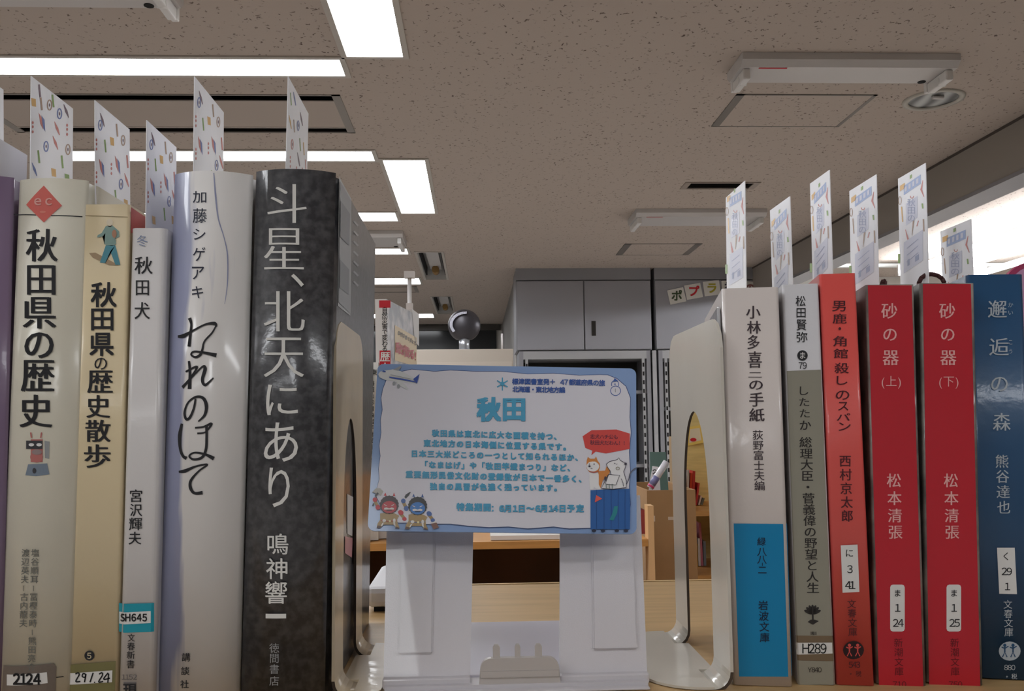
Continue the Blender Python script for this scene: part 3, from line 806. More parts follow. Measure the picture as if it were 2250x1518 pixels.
# ------------------------------------------------------------------ books
def gloss(name, rgb, **k):
    kw = dict(rough=.35, coat=.45, coatr=.16, bump=.12, bscale=260); kw.update(k)
    return mat(name, rgb, **kw)
class Book:
    def __init__(s, name, label, D, le, re, ytop, depth, cover, prof='flat', sag=.0015, hard=False, yaw=0, group=None, tilt_fix=None):
        """le, re: spine edge lines ((x,y) top, (x,y) bottom) in the photograph"""
        P = [atY(*q, D) for q in (*le, *re)]
        ct, cb = (P[0] + P[2]) / 2, (P[1] + P[3]) / 2
        ax = ct - cb; lean = math.atan2(ax.x, ax.z)
        w = ((P[2].x - P[0].x) + (P[3].x - P[1].x)) / 2 * math.cos(lean)
        bx = cb.x + (S - cb.z) * math.tan(lean)
        bz = S + .0002 + w / 2 * abs(math.sin(lean))
        ztop_ = atY((le[0][0] + re[0][0]) / 2, ytop, D).z
        s.h = (ztop_ - bz) / math.cos(lean); s.w = w; s.hw = w / 2; s.dep = depth
        s.M = Matrix.Translation((bx, D, bz)) @ Matrix.Rotation(lean, 4, 'Y') @ Matrix.Rotation(yaw, 4, 'Z')
        s.t = thing(name, label, 'book', group=group, M=s.M)
        hw = s.hw
        if prof == 'round': s.prof = lambda x: sag * min(1, abs(x) / hw) ** 2.2
        else:
            r = sag
            s.prof = lambda x: 0.0 if abs(x) < hw - r else r - math.sqrt(max(0, r * r - (min(abs(x), hw) - hw + r) ** 2))
        tk = .0022 if hard else .0005
        n = 18
        sp = [(-hw + 2 * hw * i / n) for i in range(n + 1)]
        if prof == 'flat': sp = sorted(set(sp[1:-1]) | {sg * (hw - r * q) for sg in (-1, 1) for q in (0, .1, .3, .6, 1)})
        side = [(hw, sag), (hw - .0014, sag + .003), (hw - .0012, sag + .0055), (hw, sag + .008), (hw, depth)] if hard else [(hw, sag), (hw, depth)]
        out = [(-x, y) for x, y in side[::-1]][:-1] + [(x, s.prof(x)) for x in sp] + side[1:]
        k = (hw - tk) / hw
        inn = [(x * k, (y + tk) if y < depth - 1e-6 else y) for x, y in out]
        bm = NB()
        V = [[bm.verts.new((x, y, z)) for x, y in ring] for ring in (out, inn) for z in (0, s.h)]
        o0, o1, i0, i1 = V; N = len(out)
        for i in range(N - 1):
            for q in ((o0[i], o0[i + 1], o1[i + 1], o1[i]), (i0[i + 1], i0[i], i1[i], i1[i + 1]), (o1[i], o1[i + 1], i1[i + 1], i1[i]), (o0[i + 1], o0[i], i0[i], i0[i + 1])):
                f = bm.faces.new(q)
                if q[0] in (o0[i], i0[i + 1]) and abs(out[i][1] - out[i + 1][1]) < .004: f.smooth = True
        bm.faces.new((o0[0], o1[0], i1[0], i0[0])); bm.faces.new((o0[-1], i0[-1], i1[-1], o1[-1]))
        s.cover = obj('cover', bm, cover, s.t)
        ov = .003 if hard else .0004
        bm = NB(); add_box(bm, -hw + tk + .0002, hw - tk - .0002, sag + tk + .002, depth - ov, ov, s.h - ov)
        obj('page_block', bm, PAGES, s.t)
        s.s = Surf(s.M, s.prof, curved=True, step=max(w / 14, .0015))
    def deco(s): return Deco(s.s)
    def side(s, sgn): return Surf(s.M, mode='side', k=sgn * s.hw, sgn=sgn)

BLK = ink('black', (34, 34, 38)); GRY = ink('grey', (96, 94, 98)); SIL = ink('silver', (222, 220, 214), .6); TEAL = ink('teal', (28, 150, 168))
LWHITE = ink('label_white', (222, 220, 216)); PEN = ink('marker', (20, 20, 22), .7)
TH = .0            # normal weight

# --- book A: purple at the very edge
A0 = Book('purple_book', 'purple book cut off by the left edge of the picture', .315, ((-95, 392), (-128, 1500)), ((22, 392), (-6, 1500)), 386, .128, gloss('purple_cover', (126, 106, 132)), 'round', .003, True)
# --- book B: cream history book
B = Book('cream_book', 'cream book with a red diamond and big black title, widest of the pale left books', .315, ((25, 392), (-6, 1500)), ((194, 396), (140, 1500)), 391, .128,
         gloss('cream_cover', (214, 208, 190), var=.04, vscale=8), 'round', .0035, True)
d = B.deco()
d.line([(28, 471), (100, 474), (181, 476)], 2, K)
d.poly([(97, 408), (137, 452), (97, 489), (58, 450)], ink('salmon', (216, 106, 96)), 2)
SL = ink('salmon_light', (230, 170, 160)); d.gem('e', 84, 441, 26, SL, .02, layer=3); d.gem('c', 108, 441, 26, SL, .02, layer=3); d.ell(95, 466, 7, 2.5, ink('salmon_mid', (224, 134, 118)), 3)
d.build('diamond_emblem', B.t, 'red diamond emblem and thin rule')
d = B.deco()
for ch, q in zip('秋田県の歴史', ((57, 503, 128, 575), (60, 583, 123, 648), (50, 653, 125, 722), (54, 730, 119, 787), (46, 791, 121, 861), (43, 867, 116, 939))):
    d.gbox(ch, *q, BLK, .004, .022)
d.build('title_lettering', B.t)
d = B.deco()
LG = ink('author_grey', (104, 104, 98))
for i, ch in enumerate('塩谷順耳―冨樫泰時―熊田亮介'):
    y = 1215 + i * 19.3
    if ch == '―': d.line([(76 - i * .5, y - 6), (76 - i * .5, y + 6)], 1.5, LG, 2)
    else: d.gem(ch, 78 - i * .65, y, 18, LG, 0, .012)
for i, ch in enumerate('渡辺英夫―古内龍夫'):
    y = 1215 + i * 19.3
    if ch == '―': d.line([(54 - i * .5, y - 6), (54 - i * .5, y + 6)], 1.5, LG, 2)
    else: d.gem(ch, 57 - i * .65, y, 18, LG, 0, .012)
d.build('author_lettering', B.t)
d = B.deco()          # small masked figure
gb = ink('straw_grey', (120, 132, 146)); fr = ink('mask_red', (184, 112, 106)); dk = ink('figure_dark', (62, 62, 66))
d.rect(68, 965, 94, 1015, fr, 1); d.ell(81, 1004, 14, 12, fr, 2); d.rect(58, 968, 94, 986, dk, 2); d.ell(70, 977, 6, 3.5, WI, 3); d.ell(87, 977, 6, 3.5, WI, 3)
d.line([(68, 950), (70, 962)], 3, fr, 2); d.line([(92, 950), (90, 962)], 3, fr, 2)
d.ell(82, 993, 11, 6, ink('mask_grey', (150, 132, 130)), 3); d.poly([(98, 968), (109, 970), (108, 1008), (99, 1006)], ink('cape', (150, 152, 152)), 1)
d.poly([(62, 1020), (104, 1018), (109, 1042), (80, 1046), (56, 1044)], gb, 1); d.ell(76, 1034, 4, 6, dk, 2)
d.build('mask_figure', B.t, 'small grey and red masked figure')
d = B.deco()
d.poly([(8, 1462), (118, 1457), (124, 1464), (122, 1530), (4, 1530)], ink('label_brown', (112, 100, 90)), 2)
d.poly([(16, 1481), (104, 1476), (106, 1500), (16, 1505)], LWHITE, 3)
d.line([(124, 1488), (140, 1486)], 2, K, 2)
lab = d.build('call_number_label', B.t, 'brown and white call-number label')
d = B.deco(); 
for ch, x in zip('2124', (38, 53, 66, 83)): d.gem(ch, x, 1491, 31, PEN, .03, wf=.85, layer=4)
d.build('number', lab)

# --- book C: tan paperback
Cc = Book('tan_paperback', 'tan paperback with a walking figure, between the cream and slim white books', .318, ((184, 452), (152, 1500)), ((285, 450), (258, 1500)), 449, .128,
          gloss('tan_cover', (222, 204, 166)), 'flat', .0012)
d = Cc.deco()
d.line([(184, 475), (281, 477)], 1.3, ink('rule_tan', (160, 140, 104)))
sk = ink('walker_skin', (214, 170, 140)); bl = ink('walker_blue', (84, 146, 160)); gn = ink('walker_coat', (134, 162, 154)); sh = ink('walker_shadow', (170, 146, 116))
d.poly([(196, 556), (210, 555), (262, 583), (240, 583), (204, 566)], sh, 1)
d.ell(242, 489, 7, 8, ink('walker_cap', (226, 214, 190)), 3); d.ell(242, 494, 5, 5, sk, 2)
d.poly([(233, 497), (247, 495), (262, 508), (263, 520), (254, 524), (256, 536), (247, 541), (230, 537), (232, 512), (226, 520), (214, 522), (215, 517), (224, 512)], gn, 2)
d.poly([(233, 539), (254, 539), (265, 582), (254, 582), (243, 552), (232, 578), (220, 577)], bl, 2)
d.ell(252, 514, 5, 9, ink('walker_bag', (176, 130, 104)), 3)
d.build('walking_figure', Cc.t, 'small walker in blue and green')
d = Cc.deco()
for ch, q in zip('秋田県', ((200, 620, 257, 675), (201, 678, 250, 726), (197, 731, 251, 782))): d.gbox(ch, *q, BLK, .02)
d.gbox('の', 208, 786, 236, 812, BLK, .0, .012)
for ch, q in zip('歴史散歩', ((192, 814, 249, 864), (190, 868, 243, 918), (188, 922, 244, 971), (185, 976, 244, 1028))): d.gbox(ch, *q, BLK, .004, .02)
d.build('title_lettering', Cc.t)
d = Cc.deco()
d.ell(197, 1440, 11, 11, BLK, 2); d.gem('5', 197, 1440, 17, ink('tan', (222, 204, 166)), .01, layer=3)
d.build('number_disc', Cc.t, 'black disc with a 5')
d = Cc.deco()
d.poly([(145, 1459), (255, 1452), (252, 1540), (142, 1540)], ink('label_olive', (120, 114, 72)), 2)
d.poly([(152, 1477), (248, 1472), (247, 1498), (150, 1502)], LWHITE, 3)
lab = d.build('call_number_label', Cc.t, 'olive and white call-number label')
d = Cc.deco()
def pen(pts, w_=3): d.stroke(pts, [w_] * len(pts), PEN, 4)
pen([(167, 1480), (173, 1477), (175, 1482), (168, 1496), (178, 1496)]); pen([(189, 1480), (184, 1479), (182, 1485), (188, 1487), (190, 1480), (187, 1498)]); pen([(206, 1477), (199, 1498)])
d.ell(209, 1498, 1.6, 1.6, PEN, 4); pen([(219, 1480), (225, 1477), (226, 1483), (218, 1497), (228, 1496)]); pen([(239, 1477), (229, 1491), (243, 1489)]); pen([(240, 1479), (238, 1499)])
d.build('number', lab)
sf = Cc.side(1); d = Deco(sf); d.EPS = .0003
d.poly([(288, 620), (291, 620), (284, 1000), (280, 1000)], ink('orange_strip', (196, 150, 60)))
d.poly([(286, 455), (320, 478), (320, 512), (286, 512)], ink('cover_red', (206, 96, 90)))
d.build('cover_strip', Cc.t)

# --- book D: slim white shinsho
Dd = Book('slim_white_paperback', 'slim white paperback with a teal band, left of the tall white novel', .316, ((288, 503), (258, 1510)), ((364, 506), (340, 1510)), 501, .107, gloss('white_cover', (218, 214, 212)), 'flat', .0022)
d = Dd.deco()
d.gem('冬', 313, 530, 26, ink('mark_blue', (128, 140, 170)), -.005)
d.build('small_mark', Dd.t, 'small grey-blue mark')
d = Dd.deco()
for ch, q in zip('秋田犬', ((296, 564, 336, 602), (299, 616, 328, 649), (296, 664, 330, 701))): d.gbox(ch, *q, BLK, 0, .015)
d.build('title_lettering', Dd.t)
d = Dd.deco()
for ch, q in zip('宮沢輝夫', ((286, 1075, 313, 1103), (286, 1107, 313, 1134), (284, 1137, 313, 1165), (283, 1168, 311, 1196))): d.gbox(ch, *q, BLK, .002, .012)
d.build('author_lettering', Dd.t)
d = Dd.deco()
d.rect(262, 1324, 339, 1387, TEAL, 2)
d.poly([(263, 1343), (332, 1342), (332, 1368), (263, 1369)], LWHITE, 3)
lab = d.build('call_number_label', Dd.t, 'teal band with a white number field')
d = Dd.deco()
for ch, x in zip('SH645', (270, 282, 295, 307, 319)): d.gem(ch, x, 1356, 21, PEN, .025, wf=.82, layer=4)
d.build('number', lab)
d = Dd.deco()
for ch, q in zip('文春新書', ((281, 1392, 297, 1409), (280, 1411, 297, 1428), (279, 1430, 297, 1447), (279, 1450, 296, 1468))): d.gbox(ch, *q, K, .0, .012)
for ch, x in zip('1152', (272, 280, 288, 297)): d.gem(ch, x, 1487, 15, GRY, .0)
d.line([(272, 1500), (300, 1500)], 2, GRY, 2); d.gem('現', 286, 1516, 30, K, .02)
d.build('publisher_lettering', Dd.t)

# --- book E: tall white novel with watercolour wash
ecov = two_tone_spine('watercolour_jacket', (222, 218, 214), (146, 150, 178), -.0070, .0014, .016)
E = Book('white_novel', 'tall white novel with blue-grey watercolour wash and brush-written title', .315, ((372, 378), (336, 1500)), ((549, 382), (519, 1500)), 375, .131, ecov, 'round', .0055, True)
d = E.deco()
for ch, q in zip('加藤シゲアキ', ((424, 420, 454, 446), (424, 458, 455, 490), (425, 503, 452, 527), (424, 543, 452, 574), (422, 586, 449, 614), (422, 629, 447, 655))):
    d.gbox(ch, *q, ink('navy_black', (40, 44, 62)), .006)
d.build('author_lettering', E.t)
d = E.deco(); WS = ink('wash_blue', (150, 154, 182))
d.stroke([(470, 380), (474, 430), (480, 480), (492, 520), (500, 560), (500, 620), (494, 668)], [2, 4, 3, 2, 3, 2.5, 1], WS, 1)
d.build('watercolour_streak', E.t, 'thin blue watercolour streaks')
d = E.deco()
def z3(X, Y): return (330 + X / 2.71, 340 + Y / 2.71)
def z4(X, Y): return (330 + X / 2.457, 900 + Y / 2.457)
def br(pts, ws, f): d.stroke([f(*p) for p in pts], ws, BLK, 2)
br([(165, 1082), (200, 1078), (260, 1045), (330, 1010), (385, 1005), (395, 1025)], [5, 9, 4, 4, 8, 3], z3)
br([(235, 972), (246, 1010), (240, 1070), (232, 1142)], [8, 5, 6, 7], z3)
br([(393, 1018), (370, 1060), (325, 1110), (312, 1160), (300, 1190), (270, 1205), (245, 1190), (262, 1172), (320, 1178), (396, 1194)], [3, 4, 4, 5, 6, 5, 4, 4, 5, 9], z3)
br([(232, 1228), (238, 1300), (235, 1395)], [5, 6, 8], z3)
br([(212, 1292), (280, 1262), (240, 1330), (193, 1385), (250, 1325), (312, 1262), (328, 1275), (312, 1340), (330, 1370), (378, 1328)], [4, 5, 4, 7, 3, 4, 8, 7, 6, 3], z3)
d.stroke([(430, 876), (426, 898), (417, 918), (409, 920), (406, 905), (414, 884), (431, 872), (447, 875), (454, 892), (450, 912), (436, 926)], [4, 5, 6, 6, 5, 4, 5, 7, 8, 6, 3], BLK, 2)
br([(172, 75), (160, 140), (163, 210), (178, 250), (198, 262)], [5, 8, 6, 6, 8], z4)
br([(243, 98), (290, 92), (332, 76), (300, 120), (255, 128)], [4, 4, 6, 3, 4], z4)
br([(305, 82), (306, 150), (302, 215), (280, 258), (235, 268), (212, 250), (240, 232), (295, 240), (345, 264)], [6, 6, 6, 6, 5, 4, 4, 5, 9], z4)
br([(155, 335), (190, 330), (250, 305), (310, 296), (265, 330), (222, 380), (218, 420), (240, 450), (284, 448)], [4, 8, 4, 4, 4, 6, 7, 6, 8], z4)
d.build('title_lettering', E.t, 'brush-written black title')
d = E.deco()
for ch, y in zip('講談社', (1444, 1474, 1503)): d.gem(ch, 409 - (y - 1444) * .05, y, 19, BLK, .006, .01)
d.build('publisher_lettering', E.t)

# --- book F: charcoal
fcov = gloss('charcoal_jacket', (46, 46, 50), var=1, vscale=330, var_rgb=(76, 76, 78), coat=.6, coatr=.14)
Fb = Book('charcoal_novel', 'thick charcoal novel with silver title, next to the left bookend', .315, ((555, 376), (524, 1500)), ((735, 376), (708, 1500)), 371, .133, fcov, 'round', .0045, True)
d = Fb.deco()
for ch, q in zip('斗星、北天にあり', ((588, 405, 674, 490), (580, 502, 668, 592), (640, 602, 668, 630), (580, 640, 670, 728), (580, 742, 668, 828), (585, 845, 655, 912), (580, 928, 655, 1014), (590, 1027, 637, 1114))):
    if ch in 'にあり': d.gbox(ch, *q, SIL, -.002, .008)
    else: d.gbox(ch, *q, SIL, -.012, .014)
d.build('title_lettering', Fb.t, 'silver title lettering')
d = Fb.deco()
for ch, q in zip('鳴神響', ((588, 1172, 634, 1218), (585, 1226, 632, 1272), (583, 1277, 631, 1326))): d.gbox(ch, *q, SIL, .008)
d.rect(584, 1348, 629, 1358, SIL, 2)
d.build('author_lettering', Fb.t)
d = Fb.deco()
for ch, y in zip('徳間書店', (1424, 1446, 1470, 1496)): d.gem(ch, 603, y, 22, ink('dull_silver', (150, 150, 150)), .0)
d.build('publisher_lettering', Fb.t)
sf = Fb.side(1); d = Deco(sf); d.EPS = .0002
gp = ink('sticker_grey', (136, 138, 142)); gq = ink('sticker_dark', (96, 98, 104)); gl = ink('sticker_light', (164, 166, 168))
d.poly([(744, 388), (771, 437), (769, 694), (741, 672)], gl, 1)
d.poly([(745, 398), (769, 440), (767, 688), (742, 664)], gp, 2)
d.poly([(745, 440), (766, 470), (764, 540), (744, 520)], gq, 3); d.poly([(744, 570), (764, 592), (763, 648), (743, 632)], gq, 3)
d.build('cover_panel', Fb.t, 'grey panel printed on the cover')
d = Deco(sf); d.EPS = .0002
for i in range(7): d.line([(776 + i * .0, 486 + i * 22), (786, 496 + i * 22)], 4, gp, 1)
d.build('cover_print', Fb.t)
d = Deco(sf); d.EPS = .0002
d.poly([(762, 1085), (775, 1092), (773, 1178), (762, 1172)], LWHITE, 1); d.poly([(757, 1178), (774, 1182), (772, 1225), (757, 1215)], ink('pink_tag', (214, 150, 156)), 1)
d.build('back_sticker', Fb.t, 'white and pink sticker seen through the bookend slot')

# --- right row -----------------------------------------------------------------
G_ = Book('blue_base_paperback', 'white paperback with a bright blue lower spine, touching the right bookend', .330, ((1590, 634), (1612, 1500)), ((1707, 632), (1740, 1505)), 632, .105, gloss('warm_white_cover', (212, 202, 196), coat=.6), 'flat', .0015, yaw=math.radians(-11))
d = G_.deco()
d.poly([(1612, 1150), (1729, 1150), (1740, 1484), (1624, 1486)], ink('iwanami_blue', (0, 128, 178)), 1)
d.build('blue_field', G_.t, 'bright blue lower spine')
d = G_.deco()
MB_ = ink('brown_black', (62, 50, 56))
for ch, q in zip('小林多喜二の手紙', ((1639, 672, 1671, 700), (1641, 705, 1672, 733), (1642, 736, 1669, 767), (1643, 772, 1674, 808), (1644, 818, 1674, 829), (1646, 836, 1676, 856), (1646, 862, 1678, 893), (1646, 897, 1680, 926))):
    d.gbox(ch, *q, MB_, .0, .018)
d.build('title_lettering', G_.t)
d = G_.deco()
for i, ch in enumerate('荻野富士夫編'): d.gem(ch, 1665 + i * .8, 956 + i * 22.3, 22, MB_, -.002, .01, wf=1.08)
d.build('author_lettering', G_.t)
d = G_.deco()
NAVY = ink('navy', (14, 34, 60))
d.gem('緑', 1673, 1190, 19, NAVY, .01); d.gem('八', 1674, 1212, 21, NAVY, .008, wf=1); d.gem('八', 1674, 1229, 21, NAVY, .008); d.line([(1675, 1236), (1675, 1243)], 1.5, NAVY, 2)
d.gem('二', 1675, 1252, 20, NAVY, .012)
for i, ch in enumerate('岩波文庫'): d.gem(ch, 1677 + i, 1330 + i * 23.5, 22, NAVY, .012)
d.build('series_lettering', G_.t)
d = Deco(G_.side(-1)); d.EPS = .0002
for (ya, yb, c_) in ((905, 950, (206, 176, 90)), (950, 990, (214, 150, 140)), (990, 1040, (176, 176, 200)), (1040, 1075, (186, 150, 130)), (1075, 1110, (150, 120, 90)), (1110, 1180, (190, 188, 200))):
    f = lambda y: 1552 + (y - 905) * .035
    d.poly([(f(ya), ya), (f(ya) + 11, ya), (f(yb) + 11, yb), (f(yb), yb)], ink('strip_%d' % ya, c_))
d.build('cover_strip', G_.t, 'coloured picture strip on the cover')
# clear film over the cover corner
sf = G_.side(-1)
bm = NB(); add_box(bm, -G_.hw - .0016, -G_.hw - .0002, .006, .075, G_.h - .060, G_.h - .006, bev=.0006)
obj('film_flap', bm, mat('milky_film', (206, 208, 212), .12, coat=1, bump=.9, bscale=70, coatr=.05), G_.t)

Hb = Book('grey_green_paperback', 'slim paperback, pale above and olive grey below, with a brown label band', .330, ((1722, 628), (1753, 1500)), ((1795, 624), (1835, 1505)), 624, .105, gloss('pale_grey_cover', (206, 204, 206)), 'flat', .001, yaw=math.radians(-11))
d = Hb.deco(); d.poly([(1728.5, 815), (1803.5, 812), (1835, 1502), (1753, 1504)], ink('olive_grey', (146, 142, 128)), 1); d.build('olive_field', Hb.t, 'olive grey lower spine')
d = Hb.deco()
for ch, q in zip('松田賢弥', ((1748, 650, 1770, 673), (1750, 677, 1770, 698), (1750, 702, 1772, 726), (1750, 729, 1774, 752))): d.gbox(ch, *q, BLK, .008)
d.ell(1763, 781, 11.5, 11.5, BLK, 2); d.gem('ま', 1763, 781, 16, WI, .01, layer=3)
for ch, x in zip('79', (1759, 1768)): d.gem(ch, x, 803, 19, BLK, .008, wf=.85)
d.build('author_lettering', Hb.t)
d = Hb.deco()
OB = ink('olive_black', (46, 42, 40))
for ch, q in zip('したたか', ((1757, 849, 1776, 868), (1756, 874, 1778, 892), (1757, 899, 1779, 917), (1757, 924, 1782, 944))): d.gbox(ch, *q, OB, 0, .015)
for i, ch in enumerate('総理大臣・菅義偉の野望と人生'):
    d.gem(ch, 1770 + i * 1.25, 972 + i * 24.6, 24.5, OB, .002, .014, wf=1.14)
d.build('title_lettering', Hb.t)
d = Hb.deco()
for k_ in (-2.3, -1.5, -.75, 0, .75, 1.5, 2.3):
    an = -PI / 2 + k_ * .5
    d.ell(1785 + 10 * math.cos(an), 1349 + 11 * math.sin(an), 10, 3.6, OB, 2, rot=an)
d.line([(1785, 1335), (1786, 1370)], 3.5, OB, 3); d.poly([(1774, 1366), (1786, 1372), (1799, 1364), (1790, 1361), (1781, 1361)], OB, 2)
d.gem('講', 1784, 1391, 8, OB); d.gem('談', 1791, 1391, 8, OB)
d.build('leaf_crest', Hb.t, 'dark leaf crest')
d = Hb.deco()
d.poly([(1748, 1395), (1829.5, 1396), (1831, 1452), (1752, 1450)], ink('label_umber', (116, 98, 76)), 2); d.poly([(1748, 1410), (1828, 1411), (1829, 1435), (1750, 1437)], LWHITE, 3)
lab = d.build('call_number_label', Hb.t, 'brown band with a white number field')
d = Hb.deco()
for ch, x in zip('H289', (1770, 1783, 1796, 1809)): d.gem(ch, x, 1424, 28, PEN, .008, wf=.85, layer=4)
d.build('number', lab)
d = Hb.deco()
for ch, x in zip('Y840', (1779, 1787, 1794, 1801)): d.gem(ch, x, 1471, 14, OB, .005)
d.build('price_lettering', Hb.t)

I_ = Book('coral_paperback', 'coral paperback, the only one of that colour, left of the two crimson ones', .328, ((1803, 604), (1840, 1500)), ((1877, 602), (1919, 1500)), 601, .105, gloss('coral_cover', (216, 84, 78)), 'flat', .001, yaw=math.radians(-11))
d = I_.deco()
RB = ink('maroon', (74, 24, 34))
for ch, q in zip('男鹿・角館', ((1828, 661, 1858, 684), (1829, 689, 1860, 711), (1842, 719, 1848, 725), (1830, 738, 1860, 761), (1831, 766, 1863, 787))): d.gbox(ch, *q, RB, 0, .015)
for ch, q in zip('殺しのスパン', ((1833, 797, 1865, 820), (1838, 826, 1862, 845), (1836, 858, 1866, 878), (1841, 883, 1864, 902), (1838, 908, 1868, 924), (1842, 928, 1869, 946))): d.gbox(ch, *q, RB, 0, .012)
d.build('title_lettering', I_.t)
d = I_.deco()
for i, ch in enumerate('西村京太郎'): d.gem(ch, 1857 + i * 1.1, 1013 + i * 30.2, 27, RB, 0, .012)
d.build('author_lettering', I_.t)
d = I_.deco(); d.poly([(1847, 1198), (1884, 1196), (1888, 1300), (1851, 1302)], LWHITE, 2); lab = d.build('index_label', I_.t, 'white index panel')
d = I_.deco(); d.gem('に', 1866, 1215, 19, K, .004, layer=3); d.gem('3', 1867, 1250, 22, K, .004, layer=3)
d.gem('4', 1863, 1285, 22, K, .008, layer=3); d.gem('1', 1873, 1285, 22, K, .008, layer=3); d.build('number', lab)
d = I_.deco()
for i, ch in enumerate('文春文庫'): d.gem(ch, 1871 + i * .8, 1327 + i * 20.5, 20, RB, 0)
d.ell(1875, 1428, 23, 20, ink('emblem_black', (40, 18, 22)), 2); 
for sx, k_ in ((1866, 1), (1884, -1)):
    cr_ = ink('coral', (216, 84, 78)); d.ell(sx, 1417, 3.5, 3.5, cr_, 3); d.line([(sx, 1419), (sx, 1431)], 3, cr_, 3); d.line([(sx - 7, 1421), (sx, 1424), (sx + 7, 1420)], 2.5, cr_, 3); d.line([(sx - 5, 1441), (sx, 1431), (sx + 5, 1441)], 2.5, cr_, 3)
for ch, x in zip('543', (1869, 1877, 1885)): d.gem(ch, x, 1460, 17, RB, .002)
d.gem('+', 1869, 1480, 10, RB); d.gem('税', 1886, 1480, 13, RB)
d.build('publisher_lettering', I_.t)

def crimson(le, re, ytop, vol, num, price, label, cx, D):
    b = Book('crimson_paperback', label, D, le, re, ytop, .105, mat('kraft_backed_cover', (92, 86, 82), .45, var=.6, vscale=60, var_rgb=(150, 142, 134), coat=.4), 'flat', .0009, yaw=math.radians(-11), group='pair of crimson paperbacks')
    d = b.deco()
    x = lambda y, s_: (le if s_ < 0 else re)[0][0] + ((le if s_ < 0 else re)[1][0] - (le if s_ < 0 else re)[0][0]) * (y - le[0][1]) / (le[1][1] - le[0][1])
    d.poly([(x(ytop + 2, -1) + 1.5, ytop + 2), (x(ytop + 2, 1) - 2, ytop + 2), (x(1512, 1) - 2, 1512), (x(1512, -1) + 1.5, 1512)], CRIM, 1)
    d.build('crimson_field', b.t, 'crimson spine')
    c_ = lambda y: cx[0] + (cx[1] - cx[0]) * (y - 690) / (1500 - 690)
    d = b.deco()
    for ch, y, s_ in (('砂', 684, 36), ('の', 735, 34), ('器', 786, 36)): d.gem(ch, c_(y), y, s_, PINK, -.002, .014)
    d.gem('(', c_(838) - 18, 838, 26, PINK, -.004); d.gem(vol, c_(838), 838, 25, PINK, -.004); d.gem(')', c_(838) + 18, 838, 26, PINK, -.004)
    d.build('title_lettering', b.t)
    d = b.deco()
    for ch, y in zip('松本清張', (1056, 1095, 1133, 1169)): d.gem(ch, c_(y), y, 32, PINK, -.002, .014)
    d.build('author_lettering', b.t)
    d = b.deco(); q = c_(1335)
    pts = [(q + sx * (10 + 6 * math.cos(t_)), yy + sy * 6 * math.sin(t_)) for sx, sy, yy, rng in ((1, -1, 1290, (0, .5, 1)), (-1, -1, 1290, (1, .5, 0)), (-1, 1, 1381, (0, .5, 1)), (1, 1, 1381, (1, .5, 0))) for t_ in [r_ * PI / 2 for r_ in rng]]
    d.poly(pts, LWHITE, 2); lab = d.build('index_label', b.t, 'white rounded index panel')
    d = b.deco(); d.gem('ま', q, 1303, 17, K, .008, layer=3); d.gem('1', q + .5, 1335, 22, K, .006, layer=3)
    d.gem(num[0], q - 4, 1368, 22, K, .006, layer=3); d.gem(num[1], q + 7, 1368, 22, K, .006, layer=3); d.build('number', lab)
    d = b.deco()
    for i, ch in enumerate('新潮文庫'): d.gem(ch, c_(1412 + i * 21) , 1412 + i * 21, 20, CRD, 0)
    for i, ch in enumerate(price): d.gem(ch, c_(1504) - 10 + i * 10, 1503, 17, CRD, .004)
    d.build('publisher_lettering', b.t)
    return b
CRIM = gloss('crimson_print', (186, 24, 42)); PINK = ink('rose_white', (232, 176, 172)); CRD = ink('crimson_dark', (104, 20, 30))
J_ = crimson(((1905, 628), (1930, 1518)), ((2005, 626), (2031, 1518)), 625, '上', '24', '710', 'crimson paperback numbered 24, left one of the crimson pair', (1954, 1976), .327)
K_ = crimson(((2026, 624), (2040, 1518)), ((2135, 622), (2156, 1518)), 622, '下', '25', '750', 'crimson paperback numbered 25, with a brown ribbon loop behind it', (2081, 2099), .326)

L_ = Book('navy_paperback', 'dark blue paperback with silver title at the right end of the row', .330, ((2128, 606), (2162, 1500)), ((2246, 604), (2275, 1500)), 603, .105, gloss('navy_cover', (34, 74, 110), rough=.4), 'flat', .002, yaw=math.radians(-11))
d = L_.deco()
SB = ink('silver_blue', (176, 184, 190))
for ch, q in zip('邂逅の森', ((2170, 660, 2212, 698), (2173, 743, 2216, 781), (2177, 828, 2214, 860), (2181, 907, 2220, 946))): d.gbox(ch, *q, SB, -.002, .012)
for ch, y in zip('かいこう', (670, 687, 752, 772)): d.gem(ch, 2220, y, 12, SB, -.004)
d.build('title_lettering', L_.t)
d = L_.deco()
for ch, y in zip('熊谷達也', (1014, 1047, 1081, 1115)): d.gem(ch, 2201 + (y - 1014) * .04, y, 30, SB, -.002, .012)
d.build('author_lettering', L_.t)
d = L_.deco(); d.poly([(2190, 1203), (2229, 1203), (2234, 1305), (2195, 1304)], LWHITE, 2); lab = d.build('index_label', L_.t, 'white index panel')
d = L_.deco(); d.gem('く', 2210, 1222, 19, K, .004, layer=3); d.gem('2', 2206, 1255, 21, K, .006, layer=3); d.gem('9', 2217, 1255, 21, K, .006, layer=3); d.gem('1', 2213, 1288, 21, K, .006, layer=3); d.build('number', lab)
d = L_.deco()
for i, ch in enumerate('文春文庫'): d.gem(ch, 2214 + i * .7, 1328 + i * 20.3, 20, SB, 0)
d.ell(2218, 1430, 24, 21, SB, 2)
for sx in (2207, 2225):
    nv = ink('navyc', (34, 74, 110)); d.ell(sx, 1417, 3.5, 3.5, nv, 3); d.line([(sx, 1419), (sx, 1432)], 3, nv, 3); d.line([(sx - 7, 1421), (sx, 1424), (sx + 8, 1419)], 2.5, nv, 3); d.line([(sx - 5, 1443), (sx, 1432), (sx + 5, 1443)], 2.5, nv, 3)
for ch, x in zip('880', (2210, 2218, 2226)): d.gem(ch, x, 1466, 15, SB, .002)
